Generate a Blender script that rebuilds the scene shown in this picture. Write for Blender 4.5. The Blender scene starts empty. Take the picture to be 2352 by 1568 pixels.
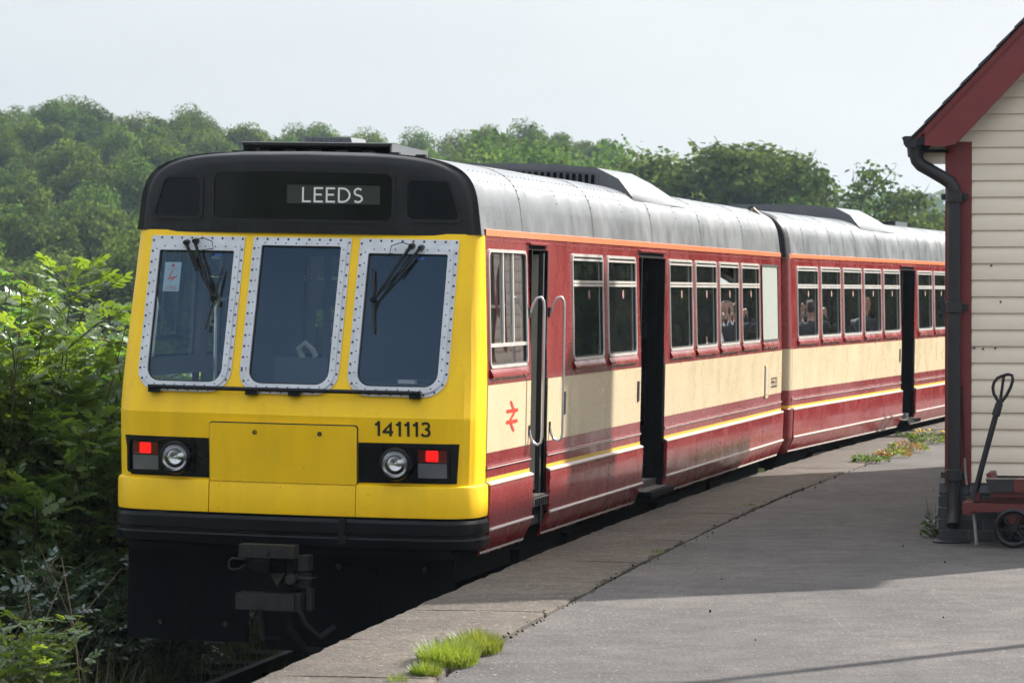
import bpy, math, random
import numpy as np
from mathutils import Vector, Matrix, noise as mnoise

R = math.radians
scene = bpy.context.scene
COL = scene.collection

# ------------------------------------------------------------------ camera
cam_d = bpy.data.cameras.new('camera')
cam_d.sensor_width = 36.0
cam_d.lens = 7878.76 / 2352 * 36.0
cam_d.clip_start = 0.5
cam_d.clip_end = 6000
cam = bpy.data.objects.new('camera', cam_d)
COL.objects.link(cam)
cam.location = (0, 0, 2.75)
cam.rotation_euler = (math.pi / 2 - 0.0143, 0, 0)
cam_d.dof.use_dof = True
cam_d.dof.focus_distance = 24.0
cam_d.dof.aperture_fstop = 9.5
scene.camera = cam

# ------------------------------------------------------------------ sky and sun
SUN_AZ = R(47)       # clockwise from +Y (view direction) towards +X
SUN_EL = R(31)
world = bpy.data.worlds.new('World')
scene.world = world
world.use_nodes = True
wn = world.node_tree.nodes
wl = world.node_tree.links
wn.clear()
w_out = wn.new('ShaderNodeOutputWorld')
w_bg = wn.new('ShaderNodeBackground')
w_sky = wn.new('ShaderNodeTexSky')
w_sky.sky_type = 'NISHITA'
w_sky.sun_disc = False
w_sky.sun_elevation = SUN_EL
w_sky.sun_rotation = SUN_AZ
w_sky.altitude = 50
w_sky.air_density = 1.0
w_sky.dust_density = 2.5
w_sky.ozone_density = 1.0
w_tc = wn.new('ShaderNodeTexCoord')
w_map = wn.new('ShaderNodeMapping')
w_map.inputs['Scale'].default_value = (1.0, 1.0, 3.2)
w_n = wn.new('ShaderNodeTexNoise')
w_n.inputs['Scale'].default_value = 3.1
w_n.inputs['Detail'].default_value = 5.0
w_n.inputs['Roughness'].default_value = 0.5
w_r = wn.new('ShaderNodeMapRange')
w_r.inputs['From Min'].default_value = 0.34
w_r.inputs['From Max'].default_value = 0.62
w_r.inputs['To Min'].default_value = 0.86
w_r.inputs['To Max'].default_value = 0.97
w_mix = wn.new('ShaderNodeMix')
w_mix.data_type = 'RGBA'
w_cl = wn.new('ShaderNodeMix')
w_cl.data_type = 'RGBA'
w_cl.inputs[6].default_value = (2.50, 2.72, 3.02, 1)       # greyer folds of the thin cloud veil
w_cl.inputs[7].default_value = (3.72, 3.80, 3.88, 1)    # its brighter parts
w_n2 = wn.new('ShaderNodeTexNoise')
w_n2.inputs['Scale'].default_value = 2.3
w_n2.inputs['Detail'].default_value = 4.0
w_r2 = wn.new('ShaderNodeMapRange')
w_r2.inputs['From Min'].default_value = 0.38
w_r2.inputs['From Max'].default_value = 0.58
w_sep = wn.new('ShaderNodeSeparateXYZ')
w_el = wn.new('ShaderNodeMapRange')                     # veil is thickest low down, thinner overhead
w_el.inputs['From Min'].default_value = 0.08
w_el.inputs['From Max'].default_value = 0.60
w_el.inputs['To Min'].default_value = 1.0
w_el.inputs['To Max'].default_value = 0.92
w_mul = wn.new('ShaderNodeMath')
w_mul.operation = 'MULTIPLY'
wl.new(w_tc.outputs['Generated'], w_map.inputs['Vector'])
wl.new(w_map.outputs['Vector'], w_n.inputs['Vector'])
wl.new(w_n.outputs['Fac'], w_r.inputs['Value'])
wl.new(w_map.outputs['Vector'], w_n2.inputs['Vector'])
wl.new(w_n2.outputs['Fac'], w_r2.inputs['Value'])
# brighter towards the sun (aureole of the thin cloud)
w_dot = wn.new('ShaderNodeVectorMath')
w_dot.operation = 'DOT_PRODUCT'
w_dot.inputs[1].default_value = (math.sin(SUN_AZ) * math.cos(SUN_EL), math.cos(SUN_AZ) * math.cos(SUN_EL), math.sin(SUN_EL))
w_au = wn.new('ShaderNodeMapRange')
w_au.inputs['From Min'].default_value = 0.46
w_au.inputs['From Max'].default_value = 0.70
w_au.inputs['To Min'].default_value = 0.0
w_au.inputs['To Max'].default_value = 0.75
w_add = wn.new('ShaderNodeMath')
w_add.operation = 'MULTIPLY_ADD'
w_add.inputs[1].default_value = 0.35
w_add.use_clamp = True
wl.new(w_tc.outputs['Generated'], w_dot.inputs[0])
wl.new(w_dot.outputs['Value'], w_au.inputs['Value'])
wl.new(w_r2.outputs['Result'], w_add.inputs[0])
wl.new(w_au.outputs['Result'], w_add.inputs[2])
wl.new(w_add.outputs[0], w_cl.inputs[0])
# an overcast veil is brighter overhead than at the horizon (CIE overcast sky, softened)
w_cie = wn.new('ShaderNodeMapRange')
w_cie.inputs['From Min'].default_value = 0.0
w_cie.inputs['From Max'].default_value = 1.0
w_cie.inputs['To Min'].default_value = 1.0
w_cie.inputs['To Max'].default_value = 2.8
w_sc = wn.new('ShaderNodeVectorMath')
w_sc.operation = 'SCALE'
wl.new(w_cie.outputs['Result'], w_sc.inputs['Scale'])
wl.new(w_cl.outputs[2], w_sc.inputs[0])
wl.new(w_sc.outputs[0], w_mix.inputs[7])
wl.new(w_tc.outputs['Generated'], w_sep.inputs[0])
wl.new(w_sep.outputs['Z'], w_el.inputs['Value'])
wl.new(w_sep.outputs['Z'], w_cie.inputs['Value'])
wl.new(w_r.outputs['Result'], w_mul.inputs[0])
wl.new(w_el.outputs['Result'], w_mul.inputs[1])
wl.new(w_mul.outputs[0], w_mix.inputs[0])
wl.new(w_sky.outputs['Color'], w_mix.inputs[6])
wl.new(w_mix.outputs[2], w_bg.inputs['Color'])
w_bg.inputs['Strength'].default_value = 0.1
wl.new(w_bg.outputs['Background'], w_out.inputs['Surface'])

sun_d = bpy.data.lights.new('sun', 'SUN')
sun_d.energy = 4.9
sun_d.angle = R(0.9)
sun_d.color = (1.0, 0.95, 0.87)
sun = bpy.data.objects.new('sun', sun_d)
COL.objects.link(sun)
sun_dir = Vector((math.sin(SUN_AZ) * math.cos(SUN_EL), math.cos(SUN_AZ) * math.cos(SUN_EL), math.sin(SUN_EL)))
sun.rotation_euler = sun_dir.to_track_quat('Z', 'Y').to_euler()
sun.location = (40, 40, 40)

scene.view_settings.view_transform = 'Standard'
scene.view_settings.look = 'None'
scene.view_settings.exposure = 1.05
scene.view_settings.gamma = 1.0
scene.render.engine = 'CYCLES'
scene.cycles.use_denoising = True
scene.cycles.max_bounces = 6
scene.cycles.diffuse_bounces = 3
scene.cycles.glossy_bounces = 3
scene.cycles.use_adaptive_sampling = True
scene.cycles.adaptive_threshold = 0.02
scene.cycles.transparent_max_bounces = 24
scene.cycles.volume_bounces = 0
scene.cycles.sample_clamp_indirect = 6.0

# ------------------------------------------------------------------ helpers
rng = np.random.default_rng(7)
random.seed(7)


def tag(o, label=None, cat=None, group=None, kind=None):
    if label: o['label'] = label
    if cat: o['category'] = cat
    if group: o['group'] = group
    if kind: o['kind'] = kind
    return o


def empty(name, loc=(0, 0, 0), rot=(0, 0, 0)):
    o = bpy.data.objects.new(name, None)
    o.empty_display_size = 0.2
    COL.objects.link(o)
    o.location = loc
    o.rotation_euler = rot
    return o


def link(name, me, parent=None):
    o = bpy.data.objects.new(name, me)
    COL.objects.link(o)
    if parent is not None:
        o.parent = parent
    return o


def copy_tree(o, parent=None):
    c = o.copy()
    COL.objects.link(c)
    c.parent = parent
    for ch in list(o.children):
        copy_tree(ch, c)
    return c


class MB:
    def __init__(s):
        s.v = []; s.f = []; s.m = []; s.sm = []

    def add(s, vs, fs, mi=0, smooth=False):
        b = len(s.v)
        s.v.extend([tuple(p) for p in vs])
        for f in fs:
            s.f.append([b + i for i in f]); s.m.append(mi); s.sm.append(smooth)
        return s

    def box(s, c, size, mi=0, M=None):
        cx, cy, cz = c; x, y, z = size[0] / 2, size[1] / 2, size[2] / 2
        vs = [Vector((dx * x, dy * y, dz * z)) for dz in (-1, 1) for dy in (-1, 1) for dx in (-1, 1)]
        if M is not None: vs = [M @ p for p in vs]
        vs = [(p[0] + cx, p[1] + cy, p[2] + cz) for p in vs]
        return s.add(vs, [(0, 2, 3, 1), (4, 5, 7, 6), (0, 1, 5, 4), (2, 6, 7, 3), (0, 4, 6, 2), (1, 3, 7, 5)], mi)

    def bb(s, x0, x1, y0, y1, z0, z1, mi=0):
        return s.box(((x0 + x1) / 2, (y0 + y1) / 2, (z0 + z1) / 2), (abs(x1 - x0), abs(y1 - y0), abs(z1 - z0)), mi)

    def grid(s, P, mi=0, smooth=True, flip=False):
        """P[i][j] points"""
        n, m = len(P), len(P[0])
        vs = [p for row in P for p in row]
        fs = []
        for i in range(n - 1):
            for j in range(m - 1):
                q = (i * m + j, i * m + j + 1, (i + 1) * m + j + 1, (i + 1) * m + j)
                fs.append(q[::-1] if flip else q)
        return s.add(vs, fs, mi, smooth)

    def tube(s, path, r, n=8, mi=0, caps=True, smooth=True):
        path = [Vector(p) for p in path]
        k = len(path)
        rs = r if isinstance(r, (list, tuple)) else [r] * k
        rings = []
        up = None
        for i, p in enumerate(path):
            t = (path[min(i + 1, k - 1)] - path[max(i - 1, 0)])
            if t.length < 1e-9: t = Vector((0, 0, 1))
            t.normalize()
            if up is None:
                a = Vector((0, 0, 1)) if abs(t.z) < 0.9 else Vector((1, 0, 0))
                up = t.cross(a).normalized()
            else:
                up = (up - t * up.dot(t))
                if up.length < 1e-6: up = t.orthogonal()
                up.normalize()
            w = t.cross(up)
            rings.append([p + (up * math.cos(2 * math.pi * j / n) + w * math.sin(2 * math.pi * j / n)) * rs[i] for j in range(n)])
        vs = [p for ring in rings for p in ring]
        fs = []
        for i in range(k - 1):
            for j in range(n):
                fs.append((i * n + j, i * n + (j + 1) % n, (i + 1) * n + (j + 1) % n, (i + 1) * n + j))
        s.add(vs, fs, mi, smooth)
        if caps:
            s.add(rings[0], [tuple(range(n))[::-1]], mi)
            s.add(rings[-1], [tuple(range(n))], mi)
        return s

    def lathe(s, prof, c, axis='y', n=24, mi=0, smooth=True):
        """prof: (r, h) list, h along axis"""
        P = []
        for r, h in prof:
            row = []
            for j in range(n + 1):
                a = 2 * math.pi * j / n
                u, v = r * math.cos(a), r * math.sin(a)
                if axis == 'y': row.append((c[0] + u, c[1] + h, c[2] + v))
                elif axis == 'x': row.append((c[0] + h, c[1] + u, c[2] + v))
                else: row.append((c[0] + u, c[1] + v, c[2] + h))
            P.append(row)
        return s.grid(P, mi, smooth)

    def prism(s, pts, a0, a1, fn, mi=0):
        """pts 2d polygon, fn(p,q,a)->3d, a0/a1 extrude"""
        n = len(pts)
        vs = [fn(p, q, a0) for p, q in pts] + [fn(p, q, a1) for p, q in pts]
        fs = [tuple(range(n))[::-1], tuple(range(n, 2 * n))]
        for i in range(n):
            j = (i + 1) % n
            fs.append((i, j, n + j, n + i))
        return s.add(vs, fs, mi)

    def mesh(s, name):
        me = bpy.data.meshes.new(name)
        me.from_pydata(s.v, [], s.f)
        return me

    def build(s, name, mats, parent=None, kind=None, fix=True):
        me = s.mesh(name)
        if not isinstance(mats, (list, tuple)): mats = [mats]
        for m in mats: me.materials.append(m)
        me.polygons.foreach_set('material_index', s.m)
        me.polygons.foreach_set('use_smooth', s.sm)
        if fix:
            import bmesh
            bm = bmesh.new(); bm.from_mesh(me)
            bmesh.ops.remove_doubles(bm, verts=bm.verts, dist=1e-5)
            bmesh.ops.recalc_face_normals(bm, faces=bm.faces)
            bm.to_mesh(me); bm.free()
        me.update()
        try:
            me.set_sharp_from_angle(angle=R(38))
        except Exception:
            pass
        o = link(name, me, parent)
        if kind: o['kind'] = kind
        return o


def np_mesh(name, V, F, mat, smooth=False, mats=None, mi=None):
    """V (n,3), F (m,k) arrays"""
    V = np.asarray(V, dtype=np.float32); F = np.asarray(F, dtype=np.int32)
    me = bpy.data.meshes.new(name)
    me.vertices.add(len(V)); me.vertices.foreach_set('co', V.ravel())
    k = F.shape[1]
    me.loops.add(F.size); me.loops.foreach_set('vertex_index', F.ravel())
    me.polygons.add(len(F))
    me.polygons.foreach_set('loop_start', np.arange(0, F.size, k, dtype=np.int32))
    me.polygons.foreach_set('loop_total', np.full(len(F), k, dtype=np.int32))
    for m in (mats or [mat]): me.materials.append(m)
    if mi is not None: me.polygons.foreach_set('material_index', np.asarray(mi, dtype=np.int32))
    if smooth: me.polygons.foreach_set('use_smooth', np.ones(len(F), dtype=bool))
    me.update(calc_edges=True)
    return me


def interp(x, xs, ys):
    return float(np.interp(x, xs, ys))


# ------------------------------------------------------------------ materials
MATS = {}


def mat(name, col, rough=0.5, metal=0.0, var=0.0, vscale=4.0, stretch=None, col2=None, bump=0.0, bscale=60.0,
        coat=0.0, spec=0.5, emit=None, estr=0.0, streak=0.0, streak_col=(0.05, 0.045, 0.04), wav=0.0, wavscale=1.5,
        rvar=0.0, obj_rand=0.0, thr=(0.35, 0.7), specks=0.0):
    m = bpy.data.materials.new(name)
    m.use_nodes = True
    nt = m.node_tree; N = nt.nodes; L = nt.links
    b = N['Principled BSDF']
    b.inputs['Base Color'].default_value = (*col, 1)
    b.inputs['Roughness'].default_value = rough
    b.inputs['Metallic'].default_value = metal
    b.inputs['Specular IOR Level'].default_value = spec
    b.inputs['Coat Weight'].default_value = coat
    b.inputs['Coat Roughness'].default_value = 0.06
    if emit:
        b.inputs['Emission Color'].default_value = (*emit, 1)
        b.inputs['Emission Strength'].default_value = estr
    tc = N.new('ShaderNodeTexCoord')
    cur = None

    def noise(scale, st=None, detail=4.0, rgh=0.55, seed=0.0):
        mp = N.new('ShaderNodeMapping')
        if st: mp.inputs['Scale'].default_value = st
        mp.inputs['Location'].default_value = (seed, seed * 1.7, seed * .6)
        L.new(tc.outputs['Object'], mp.inputs['Vector'])
        t = N.new('ShaderNodeTexNoise')
        t.inputs['Scale'].default_value = scale
        t.inputs['Detail'].default_value = detail
        t.inputs['Roughness'].default_value = rgh
        L.new(mp.outputs['Vector'], t.inputs['Vector'])
        return t.outputs['Fac']

    def mixc(fac, a, bcol):
        mx = N.new('ShaderNodeMix'); mx.data_type = 'RGBA'
        L.new(fac, mx.inputs[0])
        if isinstance(a, tuple): mx.inputs[6].default_value = (*a, 1)
        else: L.new(a, mx.inputs[6])
        if isinstance(bcol, tuple): mx.inputs[7].default_value = (*bcol, 1)
        else: L.new(bcol, mx.inputs[7])
        return mx.outputs[2]

    def ramp(fac, lo, hi, a=0.0, bb=1.0):
        r = N.new('ShaderNodeMapRange')
        r.inputs['From Min'].default_value = lo; r.inputs['From Max'].default_value = hi
        r.inputs['To Min'].default_value = a; r.inputs['To Max'].default_value = bb
        L.new(fac, r.inputs['Value'])
        return r.outputs['Result']

    if var > 0 or col2:
        c2 = col2 or tuple(max(0, c * (1 - var)) for c in col)
        f = ramp(noise(vscale, stretch), thr[0], thr[1])
        cur = mixc(f, tuple(col), tuple(c2))
    if streak > 0:
        f = ramp(noise(6.0, (1.0, 1.0, 0.10), 3.0, 0.5, 3.3), 0.46, 0.80, 0.0, streak)
        cur = mixc(f, cur if cur is not None else tuple(col), tuple(streak_col))
    if specks > 0:
        f = ramp(noise(70.0, None, 2.0, 0.5, 9.1), 0.70, 0.76, 0.0, specks)
        cur = mixc(f, cur if cur is not None else tuple(col), tuple(c * 0.25 for c in col))
    if obj_rand > 0:
        oi = N.new('ShaderNodeObjectInfo')
        hsv = N.new('ShaderNodeHueSaturation')
        r1 = ramp(oi.outputs['Random'], 0, 1, 1 - obj_rand, 1 + obj_rand)
        L.new(r1, hsv.inputs['Value'])
        r2 = N.new('ShaderNodeMath'); r2.operation = 'MULTIPLY_ADD'
        L.new(oi.outputs['Random'], r2.inputs[0]); r2.inputs[1].default_value = 0.035; r2.inputs[2].default_value = 0.4825
        L.new(r2.outputs[0], hsv.inputs['Hue'])
        if cur is None:
            hsv.inputs['Color'].default_value = (*col, 1)
        else:
            L.new(cur, hsv.inputs['Color'])
        cur = hsv.outputs['Color']
    if cur is not None:
        L.new(cur, b.inputs['Base Color'])
    if rvar > 0:
        L.new(ramp(noise(3.0, None, 5.0, 0.6, 8.0), 0.3, 0.7, max(0.02, rough - rvar), min(1, rough + rvar)), b.inputs['Roughness'])
    nrm = None
    if bump > 0:
        bp = N.new('ShaderNodeBump'); bp.inputs['Strength'].default_value = bump; bp.inputs['Distance'].default_value = 0.01
        L.new(noise(bscale, None, 3.0), bp.inputs['Height'])
        nrm = bp.outputs['Normal']
    if wav > 0:
        bp = N.new('ShaderNodeBump'); bp.inputs['Strength'].default_value = wav; bp.inputs['Distance'].default_value = 0.05
        L.new(noise(wavscale, None, 1.0, 0.4, 5.0), bp.inputs['Height'])
        if nrm: L.new(nrm, bp.inputs['Normal'])
        nrm = bp.outputs['Normal']
    if nrm: L.new(nrm, b.inputs['Normal'])
    MATS[name] = m
    return m


def glass_mat(name, tint=(0.75, 0.8, 0.8), rough=0.0, boost=1.5, wav=0.0, refl=(0.95, 0.97, 1.0), dirt=0.0):
    m = bpy.data.materials.new(name); m.use_nodes = True
    nt = m.node_tree; N = nt.nodes; L = nt.links
    N.clear()
    out = N.new('ShaderNodeOutputMaterial')
    tr = N.new('ShaderNodeBsdfTransparent'); tr.inputs['Color'].default_value = (*tint, 1)
    gl = N.new('ShaderNodeBsdfGlossy'); gl.inputs['Roughness'].default_value = rough; gl.inputs['Color'].default_value = (*refl, 1)
    fr = N.new('ShaderNodeFresnel'); fr.inputs['IOR'].default_value = 1.5
    mu = N.new('ShaderNodeMath'); mu.operation = 'MULTIPLY'; mu.inputs[1].default_value = boost; mu.use_clamp = True
    mx = N.new('ShaderNodeMixShader')
    L.new(fr.outputs['Fac'], mu.inputs[0]); L.new(mu.outputs[0], mx.inputs[0])
    base = tr.outputs[0]
    if dirt > 0:
        df = N.new('ShaderNodeBsdfDiffuse'); df.inputs['Color'].default_value = (0.35, 0.36, 0.36, 1)
        mxd = N.new('ShaderNodeMixShader')
        tcn = N.new('ShaderNodeTexCoord'); nz = N.new('ShaderNodeTexNoise'); nz.inputs['Scale'].default_value = 5.0
        nz.inputs['Detail'].default_value = 6.0
        mr = N.new('ShaderNodeMapRange'); mr.inputs['From Min'].default_value = 0.35; mr.inputs['From Max'].default_value = 0.75
        mr.inputs['To Min'].default_value = dirt * 0.3; mr.inputs['To Max'].default_value = dirt
        L.new(tcn.outputs['Object'], nz.inputs['Vector']); L.new(nz.outputs['Fac'], mr.inputs['Value'])
        L.new(mr.outputs['Result'], mxd.inputs[0])
        L.new(tr.outputs[0], mxd.inputs[1]); L.new(df.outputs[0], mxd.inputs[2])
        base = mxd.outputs[0]
    L.new(base, mx.inputs[1]); L.new(gl.outputs[0], mx.inputs[2])
    if wav > 0:
        tcn = N.new('ShaderNodeTexCoord'); nz = N.new('ShaderNodeTexNoise'); nz.inputs['Scale'].default_value = 1.6
        nz.inputs['Detail'].default_value = 1.0
        bp = N.new('ShaderNodeBump'); bp.inputs['Strength'].default_value = wav; bp.inputs['Distance'].default_value = 0.03
        L.new(tcn.outputs['Object'], nz.inputs['Vector']); L.new(nz.outputs['Fac'], bp.inputs['Height'])
        L.new(bp.outputs['Normal'], gl.inputs['Normal'])
    L.new(mx.outputs[0], out.inputs['Surface'])
    return m


def leaf_mat(name, col, col2, trans=0.45, gloss=0.08, rnd=0.18, vscale=1.2):
    m = bpy.data.materials.new(name); m.use_nodes = True
    nt = m.node_tree; N = nt.nodes; L = nt.links
    N.clear()
    out = N.new('ShaderNodeOutputMaterial')
    tc = N.new('ShaderNodeTexCoord')
    nz = N.new('ShaderNodeTexNoise'); nz.inputs['Scale'].default_value = vscale; nz.inputs['Detail'].default_value = 6.0
    nz.inputs['Roughness'].default_value = 0.7
    L.new(tc.outputs['Object'], nz.inputs['Vector'])
    mr = N.new('ShaderNodeMapRange'); mr.inputs['From Min'].default_value = 0.3; mr.inputs['From Max'].default_value = 0.7
    L.new(nz.outputs['Fac'], mr.inputs['Value'])
    mx = N.new('ShaderNodeMix'); mx.data_type = 'RGBA'
    mx.inputs[6].default_value = (*col, 1); mx.inputs[7].default_value = (*col2, 1)
    L.new(mr.outputs['Result'], mx.inputs[0])
    oi = N.new('ShaderNodeObjectInfo')
    hsv = N.new('ShaderNodeHueSaturation')
    m1 = N.new('ShaderNodeMapRange'); m1.inputs['To Min'].default_value = 1 - rnd; m1.inputs['To Max'].default_value = 1 + rnd
    L.new(oi.outputs['Random'], m1.inputs['Value']); L.new(m1.outputs['Result'], hsv.inputs['Value'])
    m2 = N.new('ShaderNodeMapRange'); m2.inputs['To Min'].default_value = 0.475; m2.inputs['To Max'].default_value = 0.52
    mm = N.new('ShaderNodeMath'); mm.operation = 'FRACT'
    mq = N.new('ShaderNodeMath'); mq.operation = 'MULTIPLY'; mq.inputs[1].default_value = 7.31
    L.new(oi.outputs['Random'], mq.inputs[0]); L.new(mq.outputs[0], mm.inputs[0]); L.new(mm.outputs[0], m2.inputs['Value'])
    L.new(m2.outputs['Result'], hsv.inputs['Hue'])
    L.new(mx.outputs[2], hsv.inputs['Color'])
    df = N.new('ShaderNodeBsdfDiffuse'); L.new(hsv.outputs['Color'], df.inputs['Color'])
    tl = N.new('ShaderNodeBsdfTranslucent')
    h2 = N.new('ShaderNodeHueSaturation'); h2.inputs['Hue'].default_value = 0.485; h2.inputs['Saturation'].default_value = 1.1
    h2.inputs['Value'].default_value = 1.8
    L.new(hsv.outputs['Color'], h2.inputs['Color']); L.new(h2.outputs['Color'], tl.inputs['Color'])
    a = N.new('ShaderNodeMixShader'); a.inputs[0].default_value = trans
    L.new(df.outputs[0], a.inputs[1]); L.new(tl.outputs[0], a.inputs[2])
    gl = N.new('ShaderNodeBsdfGlossy'); gl.inputs['Roughness'].default_value = 0.38
    gl.inputs['Color'].default_value = (0.9, 0.95, 1.0, 1)
    b2 = N.new('ShaderNodeMixShader'); b2.inputs[0].default_value = gloss
    L.new(a.outputs[0], b2.inputs[1]); L.new(gl.outputs[0], b2.inputs[2])
    L.new(b2.outputs[0], out.inputs['Surface'])
    return m


YEL = mat('yellow_paint', (0.98, 0.605, 0.004), 0.45, spec=0.3, var=0.10, vscale=2.0, col2=(0.95, 0.565, 0.004), coat=0.05, wav=0.07, streak=0.26, specks=0.6,
          streak_col=(0.45, 0.28, 0.02), rvar=0.08)
RED = mat('maroon_paint', (0.255, 0.022, 0.024), 0.27, var=0.08, vscale=3.0, coat=0.3, wav=0.09, wavscale=2.2, streak=0.03,
          streak_col=(0.16, 0.03, 0.03), rvar=0.1)
CREAM = mat('cream_paint', (0.70, 0.575, 0.37), 0.30, var=0.05, vscale=2.0, coat=0.12, wav=0.03, wavscale=1.6, rvar=0.08)
ORANGE = mat('orange_stripe_paint', (0.82, 0.28, 0.13), 0.3, coat=0.3, streak=0.15, streak_col=(0.4, 0.1, 0.04))
LINE = mat('yellow_line_paint', (0.78, 0.50, 0.05), 0.35, coat=0.2)
WLINE = mat('pale_moulding', (0.72, 0.62, 0.58), 0.28, metal=0.25, coat=0.2)
ROOF = mat('roof_paint', (0.21, 0.222, 0.236), 0.36, metal=0.15, col2=(0.165, 0.176, 0.19), vscale=1.4, coat=0.15, wav=0.12, wavscale=2.0,
           streak=0.55, streak_col=(0.10, 0.105, 0.11), rvar=0.12)
BLACK = mat('black_gloss', (0.004, 0.0044, 0.006), 0.26, spec=0.3, rvar=0.1)
BUMP = mat('bumper_black', (0.003, 0.0033, 0.0045), 0.36, spec=0.2, rvar=0.1)
DPANEL = mat('dome_panel_paint', (0.003, 0.0045, 0.006), 0.2, spec=0.25)
DOME = mat('black_dome_paint', (0.018, 0.018, 0.020), 0.40, spec=0.3, var=0.3, vscale=5, rvar=0.08)
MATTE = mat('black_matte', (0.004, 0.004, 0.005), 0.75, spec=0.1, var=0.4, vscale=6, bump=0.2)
PLATE = mat('deflector_paint', (0.0025, 0.003, 0.004), 0.65, spec=0.06, var=0.4, vscale=3, rvar=0.15, streak=0.3, streak_col=(0.006, 0.005, 0.004))
STEEL = mat('worn_steel', (0.036, 0.034, 0.031), 0.55, metal=0.5, var=0.6, vscale=12, bump=0.4, bscale=40)
GRIME = mat('underframe_grime', (0.007, 0.0065, 0.006), 0.85, spec=0.1, var=0.5, vscale=7, bump=0.3)
WFRAME = mat('white_window_metal', (0.62, 0.64, 0.675), 0.42, metal=0.05, var=0.3, vscale=9, col2=(0.50, 0.515, 0.545), streak=0.14, streak_col=(0.3, 0.28, 0.26))
ALU = mat('window_aluminium', (0.78, 0.75, 0.70), 0.32, metal=0.35, var=0.15, vscale=5)
RUBBER = mat('rubber', (0.012, 0.012, 0.013), 0.6)
BOLT = mat('dark_bolt', (0.02, 0.019, 0.018), 0.5, metal=0.3)
RIVR = mat('rivet_red', (0.30, 0.06, 0.06), 0.25, coat=0.4)
RIVC = mat('rivet_cream', (0.45, 0.35, 0.2), 0.3, coat=0.3)
RIVS = mat('rivet_silver', (0.55, 0.56, 0.58), 0.25, metal=0.6)
CHROME = mat('grab_rail_metal', (0.62, 0.62, 0.62), 0.3, metal=0.7)
GREYPOD = mat('roof_pod_grey', (0.125, 0.13, 0.14), 0.5, var=0.15, vscale=4, rvar=0.1)
PODTOP = mat('roof_pod_silver', (0.22, 0.232, 0.25), 0.3, metal=0.2, var=0.1, coat=0.2)
INT_D = mat('interior_dark', (0.10, 0.11, 0.125), 0.7)
INT_W = mat('interior_lining', (0.42, 0.40, 0.36), 0.6)
INT_C = mat('door_lining_beige', (0.42, 0.38, 0.31), 0.5, var=0.2, vscale=5)
SEAT = mat('seat_moquette', (0.03, 0.045, 0.09), 0.9, var=0.3, vscale=30)
FLOORM = mat('cabin_floor', (0.05, 0.045, 0.04), 0.8)
BLANK = mat('whited_out_panel', (0.55, 0.60, 0.55), 0.3, coat=0.3, var=0.06)
TREAD = mat('step_tread', (0.35, 0.33, 0.29), 0.4, metal=0.5, var=0.5, vscale=30)
PRINT_W = mat('white_lettering', (0.80, 0.80, 0.78), 0.5)
PRINT_B = mat('black_lettering', (0.012, 0.012, 0.012), 0.4)
PRINT_R = mat('red_lettering', (0.72, 0.045, 0.02), 0.4)
BLIND = mat('blind_box', (0.003, 0.004, 0.003), 0.15, spec=0.3)
STICK = mat('sticker_white', (0.5, 0.62, 0.6), 0.5)
STICKB = mat('sticker_blue', (0.03, 0.12, 0.4), 0.5)
TAILON = mat('tail_light_lit', (0.5, 0.01, 0.01), 0.3, emit=(1.0, 0.006, 0.004), estr=0.62)
TAILOFF = mat('tail_light_lens', (0.10, 0.004, 0.006), 0.25, coat=0.4)
GREYLENS = mat('marker_lens', (0.11, 0.11, 0.115), 0.35, coat=0.4, bump=0.3, bscale=90)
REFL = mat('lamp_reflector', (0.8, 0.8, 0.8), 0.12, metal=1.0)
GLASS = glass_mat('window_glass', (0.72, 0.77, 0.77), 0.0, 1.45, wav=0.10, dirt=0.08)
WGLASS = glass_mat('windscreen_glass', (0.93, 0.97, 1.0), 0.0, 1.35, dirt=0.03, refl=(0.34, 0.62, 1.0))  # blue of a reflected sky put into the glossy tint
LGLASS = glass_mat('clear_window_glass', (0.9, 0.92, 0.92), 0.0, 0.9)
LENS = glass_mat('lamp_lens', (0.9, 0.9, 0.9), 0.03, 1.6)



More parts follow.
